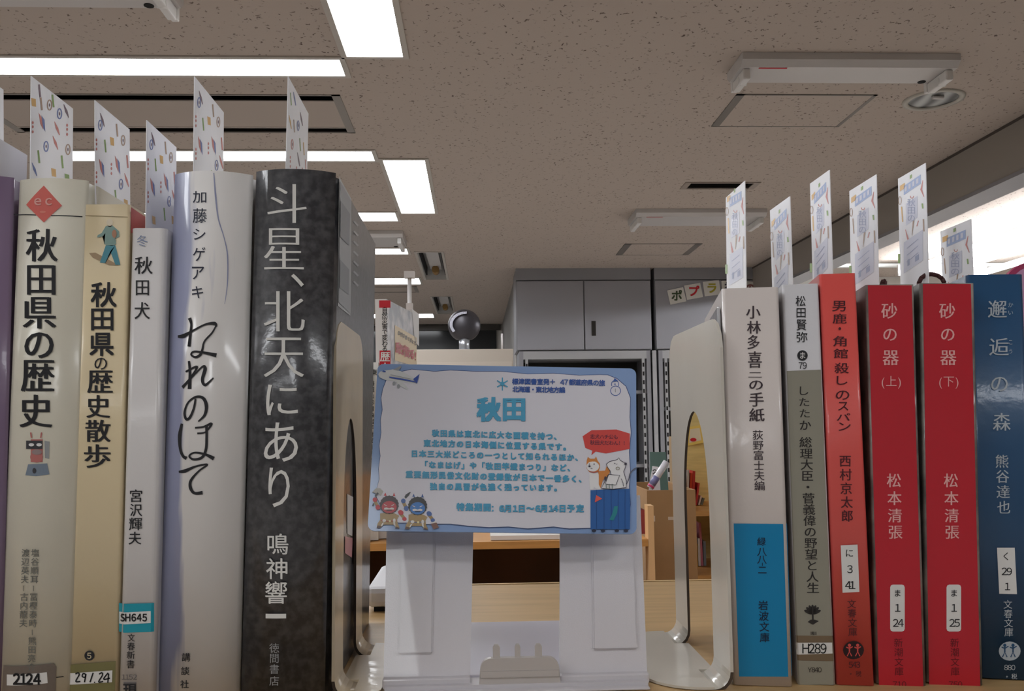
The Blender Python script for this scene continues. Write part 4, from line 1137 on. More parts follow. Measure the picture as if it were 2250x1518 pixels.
d.gem('+', 2212, 1486, 10, SB); d.gem('税', 2228, 1486, 13, SB)
d.build('publisher_lettering', L_.t)

# ribbon loops of the crimson books
def ribbon(pts, Y, w_, m, label, name='ribbon_marker'):
    P_ = [atY(x, y, Y) for x, y in pts]; c = P_[0].copy()
    bm = NB()
    for a_, b_ in zip(P_[:-1], P_[1:]): add_tube(bm, a_ - c, b_ - c, w_, 8)
    return tag(obj(name, bm, m, loc=c), label, 'ribbon', 'book ribbons')
RBN = mat('brown_ribbon', (70, 34, 34), .6)
ribbon([(2019, 632), (2019, 622), (2024, 611), (2034, 604), (2046, 602), (2060, 605), (2070, 612), (2075, 622), (2075, 634)], .345, .0009, RBN, 'dark brown ribbon looping above the right crimson book')
ribbon([(1934, 636), (1938, 622), (1941, 616), (1945, 618), (1944, 632)], .345, .0008, RBN, 'short dark ribbon end above the left crimson book')

# extra card stock at the left edge: white hardcover corner behind the purple book
p0, p1 = atY(0, 316, .33), atY(52, 340, .372)
bm = NB()
add_prism(bm, [(0, 0), (0, .0835), (.0245, .0835), (.0245, 0)], -.0012, .0012, axis='x')
M = Matrix.Translation((atY(8, 350, .325).x, .315, atY(8, 350, .32).z - .076))
o = tag(obj('white_slipcase_board', bm, mat('white_board', (222, 220, 224), .4)), 'white board edge rising behind the purple book at far left', 'board'); o.matrix_world = M

# ------------------------------------------------------------------ bookmarks
MO = {k: ink('motif_' + k, c) for k, c in dict(o=(222, 178, 110), g=(140, 170, 100), b=(112, 128, 182), r=(206, 130, 124), n=(176, 148, 128), k=(128, 108, 120), w=(236, 236, 242), l=(212, 214, 230), t=(160, 168, 198), bb=(164, 182, 222)).items()}
def bookmark(bk, ntop, nx_bot, ftop, Dn, label, vis, row):
    """ntop: near top corner; ftop: far top corner; vis +1: right face seen, -1: left face seen"""
    P0 = atY(*ntop, Dn); X = P0.x
    d_ = ray(*ftop); Df = X / d_.x * d_.y; w_ = Df - Dn
    ztop_ = P0.z; zbot = bk.t.location.z + bk.h - .025
    Pb = atY(nx_bot[0], nx_bot[1], Dn)
    ln = math.atan2(X - Pb.x, ztop_ - Pb.z)
    hh = ztop_ - zbot
    M = Matrix.Translation((X - math.tan(ln) * hh, Dn, zbot)) @ Matrix.Rotation(ln, 4, 'Y')
    bm = NB(); n = 6
    L0, L1 = [], []
    bow = lambda y: 0.0
    for i in range(n + 1):
        y = w_ * i / n
        L0.append((bow(y) - .00015, y)); L1.append((bow(y) + .00015, y))
    add_prism(bm, L0 + L1[::-1], 0, hh / math.cos(ln), axis='z')
    o = obj('paper_bookmark', bm, PAPER); o.matrix_world = M
    tag(o, label, 'bookmark', 'printed paper bookmarks')
    sf = Surf(M, mode='side', k=vis * .00016, sgn=vis)
    d = Deco(sf); d.EPS = .00006
    tp = lambda x: ntop[1] + (ftop[1] - ntop[1]) * (x - ntop[0]) / (ftop[0] - ntop[0])
    return o, d, w_, tp

def motifs_left(d, nt, ft, spec):
    """spec rows: (u 0..1 across, v px below the slanted top edge, kind)"""
    tp = lambda x: nt[1] + (ft[1] - nt[1]) * (x - nt[0]) / (ft[0] - nt[0])
    wpx = ft[0] - nt[0]; Z_ = .78
    q = (ft[1] - nt[1]) / wpx * .9
    for u, v, kind, c in spec:
        x = nt[0] + u * wpx; y = tp(x) + v; s_ = wpx / 77 * Z_
        if kind == 'ring': d.ring(x, y, 5 * s_, 11, 2.2 * s_ + .4, MO[c], 1, 16); d.ell(x, y, 1.8 * s_, 4, MO['k'], 1, 8)
        if kind == 'block': d.poly([(x - 6 * s_, y - 10), (x + 5 * s_, y - 7), (x + 6 * s_, y + 10), (x - 4 * s_, y + 8)], MO[c], 1)
        if kind == 'stick': d.line([(x - 1, y - 14), (x + 2 * s_, y + 14)], 4.2 * s_, MO[c], 1)
        if kind == 'diag': d.line([(x - 6 * s_, y - 15), (x, y), (x + 6 * s_, y + 15)], [1, 6 * s_, 1.5], MO[c], 1)
        if kind == 'para':
            d.poly([(x - 8 * s_, y - 20), (x - 1 * s_, y - 10), (x + 3 * s_, y + 18), (x - 4 * s_, y + 4)], MO['r'], 1)
            d.poly([(x - 1 * s_, y - 14), (x + 6 * s_, y - 4), (x + 8 * s_, y + 22), (x + 3 * s_, y + 14)], MO['b'], 1)
        if kind == 'dots':
            for k_ in (-12, -3, 8): d.ell(x, y + k_, 2.4 * s_, 3.5, MO[c], 1, 8)
SPL = [(.22, 28, 'diag', 'k'), (.16, 44, 'ring', 'b'), (.64, 22, 'stick', 'n'), (.30, 80, 'stick', 'g'), (.50, 56, 'block', 'o'), (.82, 32, 'ring', 'n'), (.20, 134, 'para', 'r'), (.66, 96, 'para', 'r'), (.48, 120, 'dots', 'r'), (.94, 70, 'stick', 'r'),
       (.05, 96, 'dots', 'r'), (.76, 132, 'ring', 'b'), (.92, 112, 'diag', 'r'), (.60, 170, 'stick', 'g'), (.24, 205, 'block', 'o'), (.05, 168, 'dots', 'r'), (.9, 165, 'block', 'o')]
SP1 = [(.20, 20, 'stick', 'k'), (.24, 46, 'stick', 'n'), (.06, 54, 'block', 'o'), (.52, 22, 'stick', 'g'), (.44, 36, 'ring', 'n'), (.68, 40, 'ring', 'b'), (.84, 24, 'diag', 'k'), (.26, 84, 'para', 'r'), (.62, 76, 'diag', 'r'), (.86, 66, 'dots', 'r'), (.04, 112, 'dots', 'r'),
       (.36, 132, 'ring', 'b'), (.58, 110, 'diag', 'r'), (.88, 106, 'ring', 'n'), (.18, 166, 'stick', 'g'), (.74, 142, 'stick', 'g'), (.54, 178, 'block', 'o'), (.86, 170, 'block', 'g'), (.08, 200, 'diag', 'b')]
SP5 = [(.14, 36, 'stick', 'g'), (.32, 18, 'diag', 'b'), (.1, 90, 'diag', 'o'), (.5, 60, 'ring', 'b'), (.3, 80, 'stick', 'n'), (.66, 30, 'diag', 'k'), (.6, 92, 'stick', 'g'), (.78, 84, 'stick', 'o'), (.2, 130, 'ring', 'r'), (.52, 132, 'diag', 'k'), (.88, 112, 'stick', 'r'), (.1, 180, 'dots', 'r'), (.7, 148, 'dots', 'r'), (.42, 172, 'dots', 'r')]
for bk, nt_, nb, ft_, lab, sp_ in (
        (B, (68, 167), (66, 388), (160, 230), 'broad patterned bookmark standing out of the cream book with the diamond', SP1),
        (Cc, (208, 220), (209, 446), (284, 289), 'patterned bookmark standing out of the tan paperback', SPL),
        (Dd, (322, 264), (320, 500), (387, 325), 'shorter patterned bookmark standing out of the slim white paperback', SPL),
        (E, (427, 168), (425, 372), (491, 251), 'patterned bookmark standing out of the tall white novel', SPL),
        (Fb, (633, 168), (628, 370), (677, 264), 'narrow patterned bookmark standing out of the charcoal novel', SP5)):
    o, d, w_, tp = bookmark(bk, nt_, nb, ft_, .325, lab, 1, 'left')
    motifs_left(d, nt_, ft_, sp_)
    k = d.build('printed_motifs', o, 'small coloured food and craft motifs')
o, d, w_, tp = bookmark(A0, (-88, 130), (-88, 380), (7, 195), .325, 'bookmark slice at the extreme left edge above the purple book', 1, 'left')

def motifs_right(d, nt, ft, v):
    tp = lambda x: nt[1] + (ft[1] - nt[1]) * (x - nt[0]) / (ft[0] - nt[0])
    wpx = nt[0] - ft[0]; x0 = ft[0]
    def P_(u, y, sl=1): x = x0 + u * wpx; return (x, tp(x) + y)
    def quad(u0, u1, y0, y1, m, ly=1): d.poly([P_(u0, y0), P_(u1, y0), P_(u1, y1), P_(u0, y1)], m, ly)
    quad(.2, .82, 18, 38, MO['bb'])
    for i in range(4): quad(.24 + i * .14, .32 + i * .14, 22, 33, MO['l'], 2)
    quad(.06, .24, 12, 24, MO['o']); quad(.42, .5, 4, 12, MO['g'])
    d.line([P_(.9, 34), P_(.84, 52), P_(.94, 72)], [1, 4, 1], MO['r'], 1); d.line([P_(.12, 60), P_(.16, 95)], 2.5, MO['n' if v % 2 else 'o'], 1)
    d.ring(*P_(.06, 44), 3, 9, 1.5, MO['n'], 1, 10)
    d.ring(*P_(.5, 52), 3.5, 5, 1.5, MO['r'], 1, 10, 0, 3.2)
    # vertical blue title block
    for i, ch in enumerate('秋田の'):
        x, y = P_(.48, 66 + i * 17); d.gem(ch, x, y, 17, MO['t'], .0, wf=wpx / 55)
    quad(.28, .70, 60, 108, MO['l'])
    d.line([P_(.88, 84), P_(.9, 96)], 3.5, MO['g'], 1)
    d.line([P_(.26, 116), P_(.36, 142)], [1, 4], MO['r'], 1); d.line([P_(.56, 108), P_(.5, 138)], [3.5, 1], MO['n'], 1); d.line([P_(.74, 116), P_(.68, 126)], 2, MO['r'], 1); d.line([P_(.92, 120), P_(.94, 148)], 3, MO['n'], 1)
    quad(.2, .9, 142, 210, MO['l'])
    for i in range(3): d.line([P_(.32, 160 + i * 15), P_(.74, 156 + i * 15)], 1.2, MO['t'], 2)
    d.line([P_(.03, 160), P_(.03, 180)], 5, MO['g'], 1)
    quad(.34, .42, 186, 200, MO['t'], 2); quad(.62, .76, 190, 202, MO['t'], 2)
for i, (bk, nt_, nb, ft_, lab) in enumerate((
        (G_, (1637, 397), (1640, 630), (1595, 422), 'printed bookmark standing out of the white paperback beside the right bookend'),
        (Hb, (1736, 431), (1742, 622), (1693, 478), 'lower printed bookmark standing out of the slim grey-olive paperback'),
        (I_, (1823, 373), (1830, 600), (1781, 420), 'printed bookmark with an orange tip in the coral paperback'),
        (J_, (1926, 383), (1931, 622), (1867, 425), 'printed bookmark standing out of the left crimson paperback'),
        (K_, (2034, 358), (2041, 620), (1974, 399), 'tallest printed bookmark, standing out of the right crimson paperback'),
        (L_, (2134, 481), (2139, 604), (2067, 511), 'short printed bookmark beside the dark blue paperback'))):
    o, d, w_, tp = bookmark(bk, nt_, nb, ft_, .342, lab, -1, 'right')
    motifs_right(d, nt_, ft_, i)
    k = d.build('printed_motifs', o, 'pale blue title block and coloured motifs')

# pink rounded sign behind the navy book
P_ = atY(2235, 620, .46)
bm = NB(); pts = []
for a_ in range(13):
    t_ = PI / 2 + PI / 2 * a_ / 12; pts.append((.022 + .022 * math.cos(t_) - .022, .022 * math.sin(t_)))
R0 = .03
def rounded(hw_, z0, z1, r_):
    out = []
    for cx_, cz_, a0 in ((hw_ - r_, z1 - r_, 0), (-hw_ + r_, z1 - r_, PI / 2), (-hw_ + r_, z0 + r_, PI), (hw_ - r_, z0 + r_, 1.5 * PI)):
        out += [(cx_ + r_ * math.cos(a0 + PI / 2 * i / 6), cz_ + r_ * math.sin(a0 + PI / 2 * i / 6)) for i in range(7)]
    return out
bm.free()
ztp = atY(2240, 574, .46).z; xl_ = atY(2196, 600, .46).x
t = thing('pink_sign', 'pink rounded sign edged in magenta behind the dark blue paperback', 'sign', (xl_ + .045, .46, S))
bm = NB(); add_prism(bm, rounded(.045, 0, ztp - S, .02), 0, .003, axis='y'); obj('backing', bm, mat('magenta_edge', (168, 60, 100), .4), t)
bm = NB(); add_prism(bm, rounded(.0425, .003, ztp - S - .0025, .018), -.0006, -.0001, axis='y'); obj('face', bm, mat('lilac_face', (196, 150, 186), .4), t)

# ================================================================== bookends
BE = mat('ivory_enamel', (206, 200, 188), .35, coat=.4, bump=.25, bscale=60, var=.06, vscale=20)
EDGE = mat('worn_edge', (70, 58, 48), .6)
def bookend(name, label, X, Yn, Yf, htop, sgn, base, slot_top, mats=BE):
    """sgn: direction the base runs (+1 to the right). plate in plane x=X, local y 0..D"""
    D_ = Yf - Yn; th = .0011; r = .006
    t = thing(name, label, 'bookend', (X, Yn, S + .0003))
    # outline of plate with arched slot: build as grid between outer and slot using polygon bridging
    cr_ = .012; outer = []
    outer += [(0, r)]
    n = 8
    outer += [(cr_ - cr_ * math.cos(PI / 2 * i / n), htop - cr_ + cr_ * math.sin(PI / 2 * i / n)) for i in range(n + 1)]
    outer += [(D_ - cr_ + cr_ * math.sin(PI / 2 * i / n), htop - cr_ + cr_ * math.cos(PI / 2 * i / n)) for i in range(n + 1)]
    outer += [(D_, r)]
    s0, s1 = D_ * .26, D_ * .74; mid = (s0 + s1) / 2; hw_ = (s1 - s0) / 2; ah = .040
    slot = [(s0, r)] + [(mid - hw_ * math.cos(PI * i / 16), slot_top - ah + ah * math.sin(PI * i / 16)) for i in range(17)] + [(s1, r)]
    bm = NB()
    m = 60
    def resample(p, m):
        L = [0]
        for a_, b_ in zip(p[:-1], p[1:]): L.append(L[-1] + math.hypot(b_[0] - a_[0], b_[1] - a_[1]))
        out = []
        for i in range(m + 1):
            q = L[-1] * i / m; j = 0
            while j < len(L) - 2 and L[j + 1] < q: j += 1
            f = (q - L[j]) / max(L[j + 1] - L[j], 1e-9)
            out.append((p[j][0] + (p[j + 1][0] - p[j][0]) * f, p[j][1] + (p[j + 1][1] - p[j][1]) * f))
        return out
    # match parameter by height then across
    def path(p):    # split to left leg, top, right leg
        return resample(p, m)
    A_, B_ = path(outer), path(slot)
    fr = [[bm.verts.new((x, y, z)) for y, z in ring] for x in (0, -sgn * th) for ring in (A_, B_)]
    a0, b0, a1, b1 = fr
    for i in range(m):
        bm.faces.new((a0[i], a0[i + 1], b0[i + 1], b0[i])); bm.faces.new((a1[i], b1[i], b1[i + 1], a1[i + 1]))
        f = bm.faces.new((a0[i], a1[i], a1[i + 1], a0[i + 1])); f.material_index = 0
        f = bm.faces.new((b0[i], b0[i + 1], b1[i + 1], b1[i])); f.material_index = 1
    # curved heel for both legs and the base plate
    for (u0, u1) in ((0, s0), (s1, D_)):
        k = 5
        o_ = [(sgn * (r - r * math.cos(PI / 2 * i / k)), r - r * math.sin(PI / 2 * i / k)) for i in range(k + 1)]
        ii = [(sgn * (r - (r + th) * math.cos(PI / 2 * i / k)), r - (r + th) * math.sin(PI / 2 * i / k) + 0) for i in range(k + 1)]
        for i in range(k):
            q = [bm.verts.new((o_[j][0], u, o_[j][1] + 0)) for u in (u0, u1) for j in (i, i + 1)]
            f = bm.faces.new((q[0], q[1], q[3], q[2])); f.smooth = True
            q2 = [bm.verts.new((ii[j][0], u, max(ii[j][1], -.0)) ) for u in (u0, u1) for j in (i, i + 1)]
            f = bm.faces.new((q2[0], q2[2], q2[3], q2[1])); f.smooth = True
            e = bm.faces.new((q[0], q2[0], q2[1], q[1])); e.material_index = 1
            e = bm.faces.new((q[2], q[3], q2[3], q2[2]))
    obj('upright_plate', bm, [mats, EDGE], t, normals=False)
    bm = NB()
    bl_ = base; pts = [(sgn * r, 0)]
    c2 = min(.022, (bl_ - r) * .9)
    pts += [(sgn * (bl_ - c2 + c2 * math.sin(PI / 2 * i / 8)), c2 - c2 * math.cos(PI / 2 * i / 8)) for i in range(9)]
    pts += [(sgn * (bl_ - c2 + c2 * math.cos(PI / 2 * i / 8)), D_ - c2 + c2 * math.sin(PI / 2 * i / 8)) for i in range(9)]
    pts += [(sgn * r, D_)]
    add_prism(bm, pts, 0, .0009)
    add_box(bm, min(0, sgn * r), max(0, sgn * r), s0 + .0005, s1 - .0005, 0, .0009)
    obj('base_plate', bm, mats, t)
    return t
XL = atY(738, 1000, .3265).x
zL = atY(750, 703, .33).z - S
bookend('bookend', 'cream metal bookend with an arched slot against the charcoal novel', XL, .3265, .403, zL, 1, atY(843, 1490, .332).x - XL - .001, atY(770, 920, .36).z - S, mat('cream_enamel', (212, 196, 168), .35, coat=.4, bump=.3, bscale=60, var=.1, vscale=30))
XR = atY(1597, 1000, .3265).x - .0012
zR = atY(1575, 701, .335).z - S
bookend('bookend', 'ivory metal bookend with an arched slot holding the right row', XR, .3265, .414, zR, -1, XR - atY(1419, 1490, .332).x - .001, atY(1530, 905, .37).z - S)

# white tray behind the left bookend
q0, q1 = atZ(803, 1347, S), atZ(1000, 1347, S)
t = thing('white_tray', 'low white plastic tray on the shelf left of the stand', 'tray', (q0.x, q0.y, S))
hT = atY(820, 1291, q0.y).z - S
bm = NB(); add_box(bm, .0, .045, .0, .075, .0025, hT, bev=.003); obj('body', bm, mat('white_plastic', (214, 214, 220), .35), t)
bm = NB(); add_box(bm, .004, .041, .003, .07, .0001, .0024); obj('foot_shadow', bm, DARK, t)  # dark strip standing in for the shadow beneath the tray
bm = NB(); add_box(bm, -.0008, .002, .006, .012, .006, hT - .006); obj('notch', bm, mat('grey_notch', (160, 164, 168), .5), t)

# ================================================================== plastic stand and the sign
FROST = bpy.data.materials.new('frosted_plastic'); FROST.use_nodes = True
b = FROST.node_tree.nodes['Principled BSDF']; b.inputs['Base Color'].default_value = (*lin((220, 216, 220)), 1); b.inputs['Roughness'].default_value = .4
b.inputs['Subsurface Weight'].default_value = 0; b.inputs['Coat Weight'].default_value = .2; b.inputs['Transmission Weight'].default_value = .12
nt = FROST.node_tree; n = nt.nodes.new('ShaderNodeTexNoise'); n.inputs['Scale'].default_value = 90; bp = nt.nodes.new('ShaderNodeBump'); bp.inputs['Strength'].default_value = .12
nt.links.new(n.outputs[0], bp.inputs['Height']); nt.links.new(bp.outputs[0], b.inputs['Normal'])
YS = .338
t = thing('display_stand', 'frosted white plastic display stand holding the blue-edged sign', 'stand', (0, YS, S + .0002))
def sx(px, py=1300, Y=YS): return atY(px, py, Y).x
def sz(py, Y=YS): return atY(1130, py, Y).z - S - .0002
back = .022       # the uprights lean back by this much at the top
ztopS = atY(1405, 1090, YS + back).z - S
for (xa0, xa1, xb0, xb1, rec) in ((848, 1040, 843, 1033, 'l'), (1232, 1412, 1230, 1422, 'r')):
    bm = NB()
    zl = sz(1484)
    X0, X1 = sx(xb0, 1480), sx(xb1, 1480)
    T0, T1 = atY(xa0, 1180, YS + back * .7).x, atY(xa1, 1180, YS + back * .7).x
    k = (ztopS - zl) / (sz(1180) - zl)
    T0, T1 = X0 + (T0 - X0) * k, X1 + (T1 - X1) * k
    v = [bm.verts.new(q) for q in ((X0, 0, zl), (X1, 0, zl), (T1, back, ztopS), (T0, back, ztopS), (X0, .0022, zl), (X1, .0022, zl), (T1, back + .0022, ztopS), (T0, back + .0022, ztopS))]
    for q in ((0, 1, 2, 3), (7, 6, 5, 4), (0, 4, 5, 1), (1, 5, 6, 2), (2, 6, 7, 3), (3, 7, 4, 0)): bm.faces.new([v[i] for i in q])
    obj('upright_panel', bm, FROST, t)
    # raised inner field of the panel
    bm = NB()
    def pp(u, z): f = (z - zl) / (ztopS - zl); return (X0 + (T0 - X0) * f) * (1 - u) + (X1 + (T1 - X1) * f) * u, back * f
    us = (.16, .56) if rec == 'l' else (.38, .90)
    ring = []
    z0_, z1_ = zl + .008, ztopS - .012
    q = []
    for dy in (-.0012, .0004):
        q.append([bm.verts.new((pp(u, z)[0], pp(u, z)[1] + dy, z)) for u, z in ((us[0], z0_), (us[1], z0_), (us[1], z1_), (us[0], z1_))])
    bm.faces.new(q[0]); 
    for i in range(4): bm.faces.new((q[0][i], q[0][(i + 1) % 4], q[1][(i + 1) % 4], q[1][i]))
    bmesh.ops.bevel(bm, geom=[e for e in bm.edges], offset=.0006, segments=2, affect='EDGES')
    obj('raised_field', bm, FROST, t)
    # foot ledge
    bm = NB(); add_box(bm, X0 - .0002, X1 + .0002, -.0035, .0, zl - .003, zl + .0006, bev=.0006); obj('ledge', bm, FROST, t)
    bm = NB(); add_box(bm, X0, X1, -.001, .001, .003, zl - .0031); obj('skirt', bm, FROST, t)
# base plate and front lip
XB0, XB1 = sx(848, 1500), sx(1418, 1500)
bm = NB(); add_box(bm, XB0 + .001, XB1 - .001, .004, .094, .0, .0028, bev=.0007)
obj('base_plate', bm, mat('frost_base', (214, 212, 224), .35, coat=.2), t)
bm = NB(); add_box(bm, XB0, XB1, -.010, -.006, .0, sz(1500), bev=.0006); obj('front_lip', bm, FROST, t)
bm = NB(); add_box(bm, XB0, XB1, -.006, .0035, .0, .0022); obj('front_tray', bm, FROST, t)
# centre tab with three posts
tx0, tx1 = sx(1055, 1470), sx(1226, 1470); zt3 = sz(1437)
bm = NB(); r = .004
pts = [(tx0 - .0006, .0), (tx1 + .0006, .0)] + [(tx1 - r + r * math.cos(PI / 2 * i / 5), zt3 - r + r * math.sin(PI / 2 * i / 5)) for i in range(6)] + [(tx0 + r - r * math.sin(PI / 2 * i / 5), zt3 - r + r * math.cos(PI / 2 * i / 5)) for i in range(6)]
add_prism(bm, pts, -.0055, -.0030, axis='y')
obj('centre_tab', bm, mat('frost_tab', (192, 186, 182), .4, coat=.2), t)
for px, ph in ((1090, 1409), (1136, 1409), (1181, 1409)):
    bm = NB(); x_ = sx(px, 1420); w_ = .0013 if px != 1136 else .001; zz = sz(ph)
    add_prism(bm, [(x_ - w_, zt3 - .001), (x_ + w_, zt3 - .001), (x_ + w_, zz - .001), (x_ + w_ * .5, zz), (x_ - w_ * .5, zz), (x_ - w_, zz - .001)], -.005, -.0032, axis='y')
    obj('tab_post', bm, mat('frost_tab', (192, 186, 182)), t)
bm = NB(); add_box(bm, tx0, tx1, -.0058, -.0056, zt3 * .5 - .0012, zt3 * .5 + .0012, bev=.0003); obj('tab_ridge', bm, mat('frost_tab', (192, 186, 182)), t)
# connecting back rail between the uprights (hidden behind the sign)
bm = NB(); add_box(bm, sx(1036), sx(1231), back * .55 + .001, back * .55 + .0025, sz(1150), sz(1000)); obj('cross_rail', bm, FROST, t)

# sign
YG = .338
tiltS = math.atan2(.022 * .62, .07)
P1 = atY(808, 1166, YG); P2 = atY(1398, 1173, YG)
roll_ = -math.atan2(P2.z - P1.z, P2.x - P1.x)
cen = (P1 + P2) / 2
Msg = Matrix.Translation(cen) @ Matrix.Rotation(roll_, 4, 'Y') @ Matrix.Rotation(-math.atan2(back, ztopS), 4, 'X')
t = thing('sign_card', 'white sign card with a blue wavy border, oni figures and dogs, on the plastic stand', 'sign', M=Msg)
sf = Surf(Msg)
def cpx(pts): return [sf.uv(*p) for p in pts]
def rc(cx_, cy_, r_, a0, n=5): return [(cx_ + r_ * math.cos(math.radians(a0 + 90 * i / n)), cy_ + r_ * math.sin(math.radians(a0 + 90 * i / n))) for i in range(n + 1)]
outl = rc(843, 813, 14, 180) + rc(1384, 823, 14, 270) + rc(1384, 1158, 15, 0) + rc(823, 1151, 15, 90)
uvp = cpx(outl)
bm = NB(); add_prism(bm, uvp[::-1], .0002, .0011, axis='y')
obj('card', bm, mat('card_blue', (128, 156, 200), .45, coat=.3), t)
def A1(X, Y): return (790 + X / 3.5156, 780 + Y / 3.5156)
def A3(X, Y): return (1270 + X / 6.07, 930 + Y / 6.07)
def A4(X, Y): return (800 + X / 11.25, 1050 + Y / 11.25)
d = Deco(sf)
inner = [(205, 190), (178, 260), (165, 330), (175, 420), (160, 500), (165, 600), (150, 700), (158, 780), (145, 880), (150, 960), (132, 1030), (118, 1080), (150, 1140), (175, 1200), (230, 1270), (300, 1300), (360, 1300), (480, 1310), (610, 1308),
         (700, 1308), (850, 1325), (1000, 1335), (1150, 1330), (1300, 1345), (1500, 1330), (1620, 1345), (1780, 1340), (2070, 1340), (2095, 1150), (2085, 1020), (2095, 900), (2085, 750), (2100, 600), (2090, 480), (2095, 330), (2060, 240),
         (1990, 180), (1920, 152), (1860, 150), (1700, 155), (1500, 140), (1300, 145), (1100, 125), (900, 125), (700, 115), (580, 125), (400, 108), (300, 130)]
pi = [A1(*p) for p in inner]
d.poly(pi, ink('border_navy', (58, 78, 130)), 1)
cxx = sum(p[0] for p in pi) / len(pi); cyy = sum(p[1] for p in pi) / len(pi)
d.poly([(cxx + (x - cxx) * .9955, cyy + (y - cyy) * .992) for x, y in pi], ink('card_white', (214, 212, 220)), 2)
d.build('white_field', t, 'white field with a wavy navy outline')
d = Deco(sf); SKY = ink('letter_sky', (74, 158, 194)); NVY = ink('letter_navy', (48, 86, 160))
for i, k_ in enumerate((0, 60, 120)):
    a_ = math.radians(90 + k_); d.line([A1(1103 - 48 * math.cos(a_), 226 - 50 * math.sin(a_)), A1(1103 + 48 * math.cos(a_), 226 + 50 * math.sin(a_))], 2.6, SKY, 3 + i)
d.ell(*A1(1103, 226), 4.5, 4.5, SKY, 6)
def hline(txt, x0, x1, y0, y1, size, m, off, wf=1, L=4):
    n = len(txt)
    for i, ch in enumerate(txt):
        if ch == ' ': continue
        f = i / (n - 1); px, py = A1(x0 + (x1 - x0) * f, y0 + (y1 - y0) * f)
        d.gem(ch, px, py, size, m, off, wf=wf, layer=L)
hline('標津図書室発＋', 1202, 1490, 208, 211, 13.5, NVY, .03)
hline('47', 1565, 1595, 213, 213, 15, NVY, .02); hline('都道府県の旅', 1640, 1872, 214, 220, 13.5, NVY, .03)
hline('北海道・東北地方編', 1204, 1564, 268, 274, 13.5, NVY, .03)
d.build('heading_lettering', t, 'navy heading with a snowflake')
d = Deco(sf)
d.gbox('秋', *A1(903, 328), *A1(1095, 518), SKY, .045, layer=4); d.gbox('田', *A1(1106, 338), *A1(1280, 514), SKY, .05, layer=4)
d.build('title_lettering', t, 'large sky-blue title')
d = Deco(sf)
for txt, x0, x1, y0, y1 in (('秋田県は東北に広大な面積を持つ、', 588, 1528, 607, 634), ('東北地方の日本海側に位置する県です。', 523, 1600, 685, 714), ('日本三大米どころの一つとして知られるほか、', 425, 1692, 765, 796),
                            ('「なまはげ」や「秋田竿燈まつり」など、', 500, 1632, 850, 876), ('重要無形民俗文化財の登録数が日本で一番多く、', 385, 1720, 925, 962), ('独自の風習が色濃く残っています。', 572, 1530, 1018, 1030)):
    hline(txt, x0, x1, y0, y1, 15.5, SKY, .05)
hline('特集期間', 780, 985, 1176, 1180, 17, SKY, .05); hline('：', 1044, 1045, 1186, 1186, 17, SKY, .03) if False else d.gem('：', *A1(1044, 1186), 17, SKY, .03, layer=4)
for ch, X_ in zip('6月1日～6月14日予定', (1098, 1147, 1202, 1252, 1318, 1376, 1425, 1480, 1514, 1566, 1632, 1702)): d.gem(ch, *A1(X_, 1188), 17, SKY, .05, layer=4)
d.build('body_lettering', t, 'sky-blue body text in seven lines')
# aeroplane
d = Deco(sf); PW = ink('plane_white', (206, 208, 208)); PB = ink('plane_blue', (50, 78, 160)); PG = ink('plane_grey', (150, 154, 158))
d.poly([A1(*p) for p in ((145, 150), (160, 130), (200, 122), (260, 112), (330, 130), (420, 180), (440, 205), (420, 225), (300, 205), (200, 195), (155, 175))], PW, 3)
d.poly([A1(*p) for p in ((260, 115), (320, 85), (325, 95), (300, 125))], PG, 4); d.poly([A1(*p) for p in ((270, 195), (330, 205), (380, 265), (370, 272), (300, 235))], PW, 4)
d.poly([A1(*p) for p in ((230, 170), (330, 185), (425, 205), (440, 225), (430, 215), (300, 192), (232, 180))], PB, 5)
d.poly([A1(*p) for p in ((415, 190), (465, 150), (455, 185), (445, 225), (430, 210))], PB, 6)
d.poly([A1(*p) for p in ((175, 130), (185, 122), (205, 130), (200, 138))], PB, 5)
d.ell(*A1(268, 222), 3.2, 4, PG, 5); d.ell(*A1(302, 245), 3.4, 4.6, PG, 5)
d.line([A1(240, 155), A1(400, 190)], 1, PG, 6)
d.build('aeroplane_picture', t, 'white aeroplane with a blue stripe')
# snowman
d = Deco(sf)
d.ring(*A1(1977, 278), 11, 10.5, 1.4, NVY, 3); d.ring(*A1(1973, 228), 8, 8.5, 1.4, NVY, 3, a0=-3.6, a1=.5); d.poly([A1(*p) for p in ((1955, 210), (1970, 180), (1998, 205))], NVY, 4); d.ell(*A1(1972, 228), 1.4, 1.6, NVY, 4); d.line([A1(1975, 262), A1(1975, 290)], 1.6, PG, 4)
d.build('snowman_picture', t, 'small outlined snowman')
# speech bubble
d = Deco(sf); BR = ink('bubble_red', (206, 66, 60))
d.poly([A3(*p) for p in ((60, 175), (180, 95), (510, 85), (690, 140), (688, 345), (370, 405), (235, 380), (175, 430), (190, 368), (95, 330))], BR, 3)
for i, ch in enumerate('忠犬ハチ公も'): d.gem(ch, *A3(192 + i * 62, 182 + i), 10.5, ink('bubble_dark', (90, 40, 60)), .01, layer=4)
for i, ch in enumerate('秋田犬だわん！！'): d.gem(ch, *A3(190 + i * 63, 262 + i), 10.5, ink('bubble_dark', (90, 40, 60)), .01, layer=4)
d.build('speech_bubble', t, 'red speech bubble with dark text')
